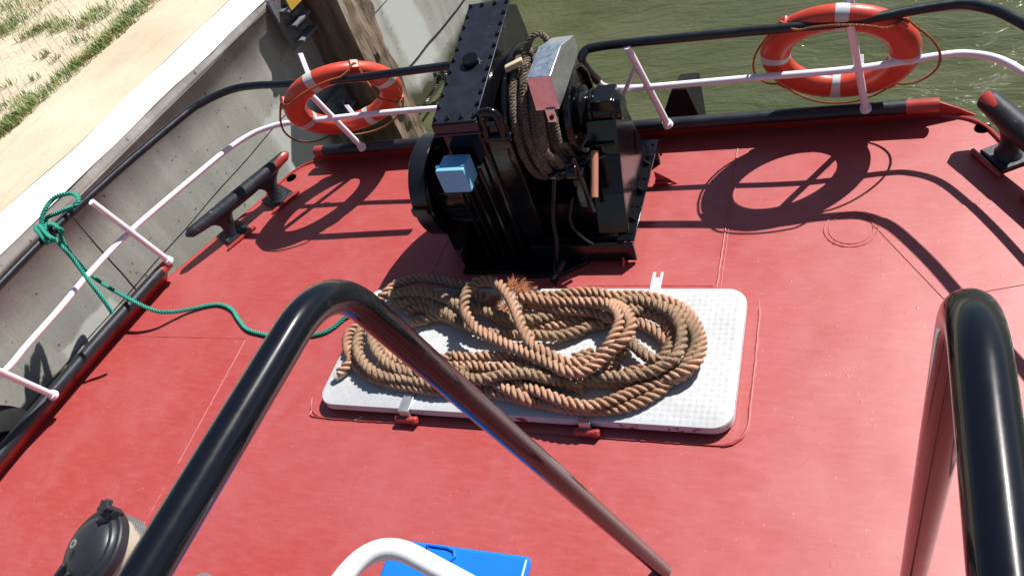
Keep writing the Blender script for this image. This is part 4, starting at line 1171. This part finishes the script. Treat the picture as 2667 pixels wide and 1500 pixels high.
rough_passes = [[(-1.0949, 2.4763, 0.1212), (-1.0429, 2.4754, 0.1502), (-0.9770, 2.4850, 0.1502), (-0.8866, 2.4569, 0.1647), (-0.8146, 2.4177, 0.1719), (-0.7638, 2.3673, 0.1792), (-0.7313, 2.3004, 0.1792), (-0.7199, 2.2348, 0.1792), (-0.7223, 2.1767, 0.1792), (-0.7373, 2.1393, 0.1792), (-0.7785, 2.1022, 0.1719), (-0.8308, 2.0708, 0.1647), (-0.9058, 2.0506, 0.1574), (-0.9853, 2.0489, 0.1502), (-1.0430, 2.0460, 0.1502), (-1.1122, 2.0351, 0.1429), (-1.1495, 2.0172, 0.1429), (-1.2010, 2.0273, 0.1429)],
    [(-0.8495, 2.4988, 0.0980), (-0.7874, 2.4563, 0.1067), (-0.7228, 2.3893, 0.1212), (-0.6804, 2.3172, 0.1357), (-0.6651, 2.2549, 0.1357), (-0.6748, 2.1899, 0.1357), (-0.6919, 2.1460, 0.1357), (-0.7360, 2.1014, 0.1212), (-0.8003, 2.0902, 0.1067)],
    [(-1.7397, 2.0388, 0.1357), (-1.6430, 2.0025, 0.1502), (-1.5714, 1.9988, 0.1647), (-1.5012, 2.0169, 0.1719), (-1.4289, 2.0249, 0.1792), (-1.3569, 2.0219, 0.1792), (-1.2974, 2.0086, 0.1792), (-1.2581, 2.0095, 0.1719), (-1.2373, 2.0137, 0.1502), (-1.1906, 2.0180, 0.1212), (-1.1241, 2.0098, 0.1067)],
    [(-1.4374, 2.0760, 0.1502), (-1.3567, 2.0589, 0.1647), (-1.2975, 2.0485, 0.1647), (-1.2571, 2.0385, 0.1502)],
    [(-2.3497, 2.3349, 0.1357), (-2.3547, 2.2794, 0.1502), (-2.3506, 2.2251, 0.1502), (-2.3280, 2.1611, 0.1502), (-2.2873, 2.0995, 0.1502), (-2.2346, 2.0561, 0.1429), (-2.1648, 2.0181, 0.1357), (-2.1020, 2.0107, 0.1212), (-2.0177, 2.0044, 0.1212), (-1.9168, 1.9924, 0.1212), (-1.8171, 1.9772, 0.1212), (-1.6454, 1.9967, 0.1212), (-1.6002, 1.9958, 0.1212)],
    [(-2.3074, 2.3357, 0.1357), (-2.2888, 2.2654, 0.1502), (-2.2614, 2.2087, 0.1502), (-2.2357, 2.1721, 0.1502), (-2.1876, 2.1218, 0.1502), (-2.1242, 2.0735, 0.1502), (-2.0650, 2.0494, 0.1430), (-2.0088, 2.0397, 0.1357), (-1.9403, 2.0290, 0.1357), (-1.7194, 2.0535, 0.1357), (-1.6862, 2.0550, 0.1357)],
    [(-2.3081, 2.5315, 0.1212), (-2.2453, 2.5144, 0.1502), (-2.1451, 2.5184, 0.1647), (-2.0367, 2.5064, 0.1647), (-1.9474, 2.4747, 0.1647), (-1.8816, 2.4499, 0.1574), (-1.8301, 2.4254, 0.1502), (-1.7787, 2.4299, 0.1502), (-1.7117, 2.4115, 0.1502), (-1.6342, 2.3860, 0.1502), (-1.5831, 2.3742, 0.1430), (-1.4979, 2.3707, 0.1357), (-1.4322, 2.3756, 0.1357), (-1.3530, 2.4039, 0.1212), (-1.2419, 2.4217, 0.1067)],
    [(-2.2511, 2.4697, 0.1212), (-2.1741, 2.4701, 0.1357), (-2.0729, 2.4791, 0.1357), (-1.9932, 2.4478, 0.1357), (-1.9087, 2.3978, 0.1357), (-1.8689, 2.3698, 0.1284), (-1.7951, 2.3355, 0.1212), (-1.7096, 2.3002, 0.1212), (-1.6283, 2.2912, 0.1212), (-1.5709, 2.2855, 0.1212), (-1.5031, 2.2838, 0.1212), (-1.4292, 2.2894, 0.1212), (-1.3389, 2.2848, 0.1212), (-1.2720, 2.3031, 0.1139), (-1.1956, 2.3430, 0.1067), (-1.1892, 2.3563, 0.1067), (-1.1071, 2.3760, 0.1067)],
    [(-1.9165, 2.5379, 0.1067), (-1.8762, 2.5180, 0.1067), (-1.8219, 2.4865, 0.1067)],
    [(-0.9949, 2.4431, 0.1357), (-0.9575, 2.4364, 0.1357), (-0.9211, 2.4431, 0.1284)],
    [(-0.9693, 2.2824, 0.1357), (-0.9428, 2.2393, 0.1357), (-0.9047, 2.2040, 0.1357), (-0.8595, 2.1698, 0.1357), (-0.8321, 2.1612, 0.1357), (-0.8055, 2.1571, 0.1357), (-0.7856, 2.1966, 0.1357), (-0.7783, 2.2361, 0.1357)],
    [(-1.1923, 2.1334, 0.1502), (-1.1498, 2.1550, 0.1502), (-1.1020, 2.1768, 0.1502)]]
mb = MB(); mh = MB(); random.seed(11)
for i, P in enumerate(smooth_passes):
    c_ = rope_mb(mb, P, RR, .102, phase=i * 1.1, fuzz=.03)
    hairs(mh, c_, RR, 160, .007, .0005)
mb.build("clean_rope", M['rope'], RO, ang=75)
mb = MB()
for i, P in enumerate(rough_passes):
    c_ = rope_mb(mb, P, RR * 1.0, .102, phase=i * .8, fuzz=.20, full=.07)
    hairs(mh, c_, RR, 2600, .008, .0009)
mb.build("worn_rope", M['rope2'], RO, ang=75)
tag(mh.build("loose_fibres", M['rope2'], RO, smooth=False), kind='stuff')
# frayed end by the top loop
mb = MB()
def tuft(o, d, n_, ln, sp):
    o = Vector(o); d = Vector(d).normalized()
    for _ in range(n_):
        s0 = o + Vector((random.gauss(0, .014), random.gauss(0, .014), random.gauss(0, .008)))
        dd = (d + Vector((random.gauss(0, sp), random.gauss(0, sp), random.gauss(0, sp * .8)))).normalized()
        l = ln * random.uniform(.4, 1.2)
        m1 = s0 + dd * l * .5 + Vector((random.gauss(0, .006), random.gauss(0, .006), random.gauss(0, .004)))
        e_ = m1 + (dd + Vector((random.gauss(0, .5), random.gauss(0, .5), random.gauss(0, .3)))).normalized() * l * .5
        sd_ = dd.cross(Vector((0, 0, 1))).normalized() * random.uniform(.0006, .0016)
        mb.add([s0 - sd_, s0 + sd_, m1 + sd_, m1 - sd_, e_], [(0, 1, 2, 3), (3, 2, 4)])
tuft((-1.5793, 2.5285, 0.1940), (-.2, 1, .1), 170, .045, .7)
tuft((-1.5456, 2.5264, 0.1790), (.8, .4, .05), 190, .045, .6)
tuft((-1.5602, 2.5108, 0.1790), (.3, .2, .2), 130, .03, .9)
tuft((-1.6641, 2.4938, 0.1360), (-.5, -.6, .2), 300, .06, .6)
tuft((-1.6147, 2.4607, 0.1210), (-.4, -.8, .0), 200, .06, .5)
tuft((-1.5197, 2.4330, 0.1500), (.3, -.8, 0), 100, .05, .5)
tag(mb.build("frayed_end", M['fray'], RO, smooth=False), kind='stuff')
# taped rope end at the hatch's left edge
mb = MB(); ea, eb = Vector((-2.3559, 2.0854, 0.1000)), Vector((-2.4215, 2.0102, 0.0950))
mb.tube([ea.lerp(eb, .35), ea.lerp(eb, .6), eb], [.022, .023, .021], 14); mb.build("taped_end", M['cream'], RO)

# ------------------------------------------------------------------ green rope
GR = empty("green_rope", "thin green rope knotted to the left railing and trailing over the deck", "rope", (-4.1845, 2.5322, 0.0500))
mb = MB()
gr = .0128
# trailing part
rope_mb(mb, [(-4.0725, 2.4199, 0.7450), (-4.0981, 2.4125, 0.6600), (-4.2024, 2.4601, 0.5000), (-4.3013, 2.5267, 0.3000), (-4.1772, 2.4889, 0.2200), (-4.0053, 2.4387, 0.1700), (-3.9275, 2.4229, 0.1350), (-3.8548, 2.4252, 0.0900), (-3.7908, 2.4644, 0.0450), (-3.7143, 2.5087, 0.0200), (-3.5935, 2.5491, 0.0110), (-3.5040, 2.5500, 0.0110), (-3.4071, 2.5110, 0.0110), (-3.3241, 2.4428, 0.0110), (-3.2208, 2.3714, 0.0110), (-3.0977, 2.3400, 0.0110), (-2.9816, 2.3262, 0.0110), (-2.8244, 2.3307, 0.0110), (-2.7068, 2.3561, 0.0110), (-2.6500, 2.3992, 0.0110), (-2.6081, 2.4646, 0.0110), (-2.5466, 2.5203, 0.0200)], gr, .048, step=.005)
# free end hanging outboard
rope_mb(mb, [(-4.0866, 2.3945, 0.7400), (-4.0308, 2.3561, 0.7000), (-4.0220, 2.3462, 0.6000), (-3.9314, 2.2735, 0.5000), (-3.8941, 2.2388, 0.4000), (-3.8816, 2.2172, 0.3200)], gr, .048, step=.005)
mb.build("rope_tail", M['green'], GR, ang=75)
mb = MB()
# knot: loop standing up beside the rail and turns round it
rope_mb(mb, [(-4.1373, 2.3991, 0.8000), (-4.1484, 2.4291, 0.8200), (-4.1544, 2.4636, 0.8400), (-4.1451, 2.5070, 0.8600), (-4.1370, 2.5568, 0.8700), (-4.1034, 2.5817, 0.8800), (-4.0536, 2.5975, 0.8800), (-4.0154, 2.6109, 0.8700), (-3.9682, 2.5905, 0.8600), (-3.9529, 2.5630, 0.8500), (-3.9700, 2.5375, 0.8400), (-4.0523, 2.5401, 0.8200), (-4.1126, 2.5257, 0.8100), (-4.1706, 2.5134, 0.8000), (-4.1813, 2.4882, 0.8000), (-4.1642, 2.4515, 0.7900), (-4.1195, 2.4040, 0.7900)], gr, .048, step=.005)
rope_mb(mb, [(-4.0927, 2.3439, 0.7550), (-4.0707, 2.3307, 0.7900), (-4.1046, 2.3562, 0.8100), (-4.1437, 2.3789, 0.8200), (-4.1726, 2.4072, 0.8200), (-4.1463, 2.4107, 0.8200), (-4.0905, 2.3769, 0.8200), (-4.0458, 2.3497, 0.8100), (-4.0049, 2.3318, 0.8000), (-4.0390, 2.3496, 0.7700), (-4.1255, 2.3872, 0.7350)], gr, .048, step=.005)
rope_mb(mb, [(-4.2087, 2.4811, 0.7450), (-4.1127, 2.4391, 0.8000), (-4.0385, 2.4153, 0.8200), (-4.0017, 2.3971, 0.8100), (-4.0249, 2.4157, 0.7750), (-4.0882, 2.4400, 0.7400), (-4.1417, 2.4608, 0.7350), (-4.1257, 2.4145, 0.7350)], gr, .048, step=.005)
rope_mb(mb, [(-4.0983, 2.3796, 0.8000), (-4.1236, 2.3771, 0.7900), (-4.1563, 2.3768, 0.7600), (-4.1469, 2.3698, 0.7350), (-4.1299, 2.3924, 0.7300), (-4.1242, 2.4235, 0.7350)], gr, .048, step=.005)
mb.build("knot", M['green'], GR, ang=75)

# ------------------------------------------------------------------ ladder handrails in the foreground
def handrail(pts, rad, label):
    t = empty("ladder_handrail", label, "handrail", pts[-1], "black handrails of the ladder")
    mb = MB(); P = fillet(pts, [0, .13, .13], 14)
    fine = [P[0]]
    for a, b in zip(P, P[1:]):
        k = max(1, int((b - a).length / .05))
        for i in range(1, k + 1): fine.append(a.lerp(b, i / k))
    mb.tube(fine, rad, 28); mb.build("rail", M['blackp'], t, ang=80)
    return t
handrail([(-.876, -.35, 2.160), (-.818, .792, 2.152), (-.687, 1.288, .0)], .0300,
         "glossy black handrail bent like a hook, crossing in front of the hatch and rope")
handrail([(.112, -.35, 2.236), (.109, .705, 2.228), (.114, 1.185, .0)], .0300, "glossy black handrail standing by the right edge of the picture")

# ------------------------------------------------------------------ white hoop and blue cabinet
mb = MB()
wl, wc_, wr = Vector((-0.7318, 0.3972, 1.9000)), Vector((-0.7084, 0.4696, 1.9000)), Vector((-0.5570, 0.4215, 1.9000))
wl2 = wl + (wl - wc_) * 1.6; wr2 = wr + (wr - wc_) * 1.0
wp = fillet([wl2 + Vector((0, -.05, -.1)), wl2, wc_, wr2, wr2 + Vector((0, -.05, -.1))], [0, .04, .085, .05, .1], 10)
mb.tube(wp, .0165, 22)
wh = tag(mb.build("guard_hoop", M['whitep'], ang=80), "white tubular hoop curving above the blue cabinet", "handrail")
mb = MB(); mb.tube([wp[0], (wp[0].x, wp[0].y, 0)], .0165, 16); mb.build("hoop_leg", M['whitep'], wh)
mb = MB(); mb.tube([wp[-1], (wp[-1].x, wp[-1].y, 0)], .0165, 16); mb.build("hoop_leg", M['whitep'], wh)
cab = empty("blue_cabinet", "bright blue steel cabinet top under the white hoop at the bottom edge", "cabinet", (-1.2, .8, 0))
mb = MB(); mb.box(-1.475, -.972, .50, 1.023, .555, .6); cb_ = mb.build("lid", M['blue'], cab, bevel=.016, seg=3)
mb = MB(); mb.box(-1.44, -1.06, .54, .95, .0, .56); mb.build("body", M['blue'], cab, bevel=.01)
mb = MB()
hs = Vector((-1.2744, 0.9916, 0.6000))
mb.tube([hs + Vector(v) * 1.33 for v in ((-.045, .014, .003), (.012, .014, .003), (.032, .008, .003), (.038, -.006, .003), (.028, -.018, .003), (.008, -.022, .003), (-.028, -.012, .003), (-.045, .014, .003))], .006, 8)
mb.build("lifting_slot", M['blue'], cab)
mb = MB(); mb.tube([(-1.03, .90, .0), (-1.03, .90, .5)], .03, 16); mb.build("side_pipe", M['cream'], cab)

# ------------------------------------------------------------------ lamp housing bottom left
c0 = Vector((-2.021, .603, 1.2405)); nv = Vector((-.213, -.188, .959)).normalized()
LN = empty("deck_lamp", "round dark grey capped lamp on a cream housing in the bottom left corner", "lamp", (c0.x, c0.y, 0))
mb = MB()
mb.lathe(c0 - nv * .02, nv, [(-.034, .112), (-.032, .119), (-.006, .121), (-.002, .117), (-.001, .106), (.006, .104), (.010, .100), (.011, .088), (.015, .085), (.023, .074), (.029, .055), (.033, .028), (.034, 0)], 64)
lid = mb.build("lamp_cap", M['grayplastic'], LN, ang=30)
ax_i = Vector((R3 := 0, 0, 0))
ux = Vector((.922, .258, -.288)) * .40 + Vector((0, .744, .668)) * .915          # towards the top of the picture
ux = (ux - nv * ux.dot(nv)).normalized(); vx = nv.cross(ux)
mb = MB()
k0 = c0 + ux * .122 + nv * .012
pts = []
mb.lathe(k0, nv, [(-.03, .008), (.0, .008)], 10)
n = 36
P = [(.021 + .004 * math.cos(5 * 2 * math.pi * i / n), 2 * math.pi * i / n) for i in range(n)]
vs = [k0 + nv * z + (ux * math.cos(a) + vx * math.sin(a)) * r_ for z in (0, .018) for r_, a in P]
mb.add(vs, [tuple(range(n)), tuple(range(2 * n - 1, n - 1, -1))] + [(i, (i + 1) % n, (i + 1) % n + n, i + n) for i in range(n)])
mb.obox(c0 + ux * .115 - nv * .018, ux, vx, nv, .014, .016, .016)
mb.build("clamp_knob", M['grayplastic'], LN, bevel=.001)
mb = MB()
hb = c0 - ux * .112
for sgn in (-1, 1): mb.obox(hb + vx * .022 * sgn + ux * .012 - nv * .012, ux, vx, nv, .032, .006, .022)
mb.obox(hb - ux * .01 - nv * .04, ux, vx, nv, .03, .036, .02)
mb.tube([hb - vx * .045 - ux * .004 - nv * .01, hb + vx * .045 - ux * .004 - nv * .01], .009, 12)
mb.build("cap_hinge", M['grayplastic'], LN, bevel=.003)
mb = MB(); mb.lathe(c0 + nv * .0335, nv, [(0, .0125), (.0012, .0125), (.0012, 0)], 24); em = mb.build("emblem", M['emblem'], lid)
mb = MB()
for k in range(3): mb.obox(c0 + nv * .0350 + vx * (.005 * (k - 1)), ux, vx, nv, .007, .0008, .0004)
mb.obox(c0 + nv * .0350, vx, ux, nv, .007, .0008, .0004)
mb.build("emblem_mark", M['grayplastic'], em)
mb = MB()
mb.lathe(c0 - nv * .034, -nv, [(0, .108), (.03, .108), (.08, .100), (.14, .09), (.15, 0)], 48)
mb.build("housing", M['cream'], LN)
mb = MB()
hv = c0 - nv * .12 + (ux * -.1 + vx * -.9).normalized() * -.0
for k in range(6): mb.lathe(c0 - nv * (.085 + .008 * k) + vx * .02, -nv, [(0, .112), (.004, .112), (.004, .100), (0, .100)], 48, True)
mb.build("cooling_fins", M['steelgrey'], LN)
mb = MB(); q = c0 - nv * .2; mb.tube([q, (q.x, q.y, .0)], .03, 16); mb.lathe((q.x, q.y, 0), (0, 0, 1), [(0, .09), (.012, .09), (.012, 0)], 24); mb.build("stand", M['steelgrey'], LN)
# small grey deck fitting that just shows at the bottom edge
mb = MB(); fp = Vector((-2.4635, 0.8569, 0.2500))
mb.lathe((fp.x, fp.y, 0), (0, 0, 1), [(0, .05), (.2, .05), (.22, .065), (.245, .065), (.25, .05), (.25, 0)], 24)
tag(mb.build("vent_pipe", M['steelgrey']), "small grey capped pipe just showing at the bottom edge left of the hoop", "pipe")

# ------------------------------------------------------------------ litter on the deck
mb = MB()
wc = Vector((-2.2527, 1.8410, 0.0060)); mb.obox(wc, (1, .55, .1), (-.55, 1, 0), (0, 0, 1), .021, .0045, .004)
tag(mb.build("wood_chip", M['chip'], bevel=.002), "pale wood splinter on the deck below the hatch's left hinge", "wood chip")
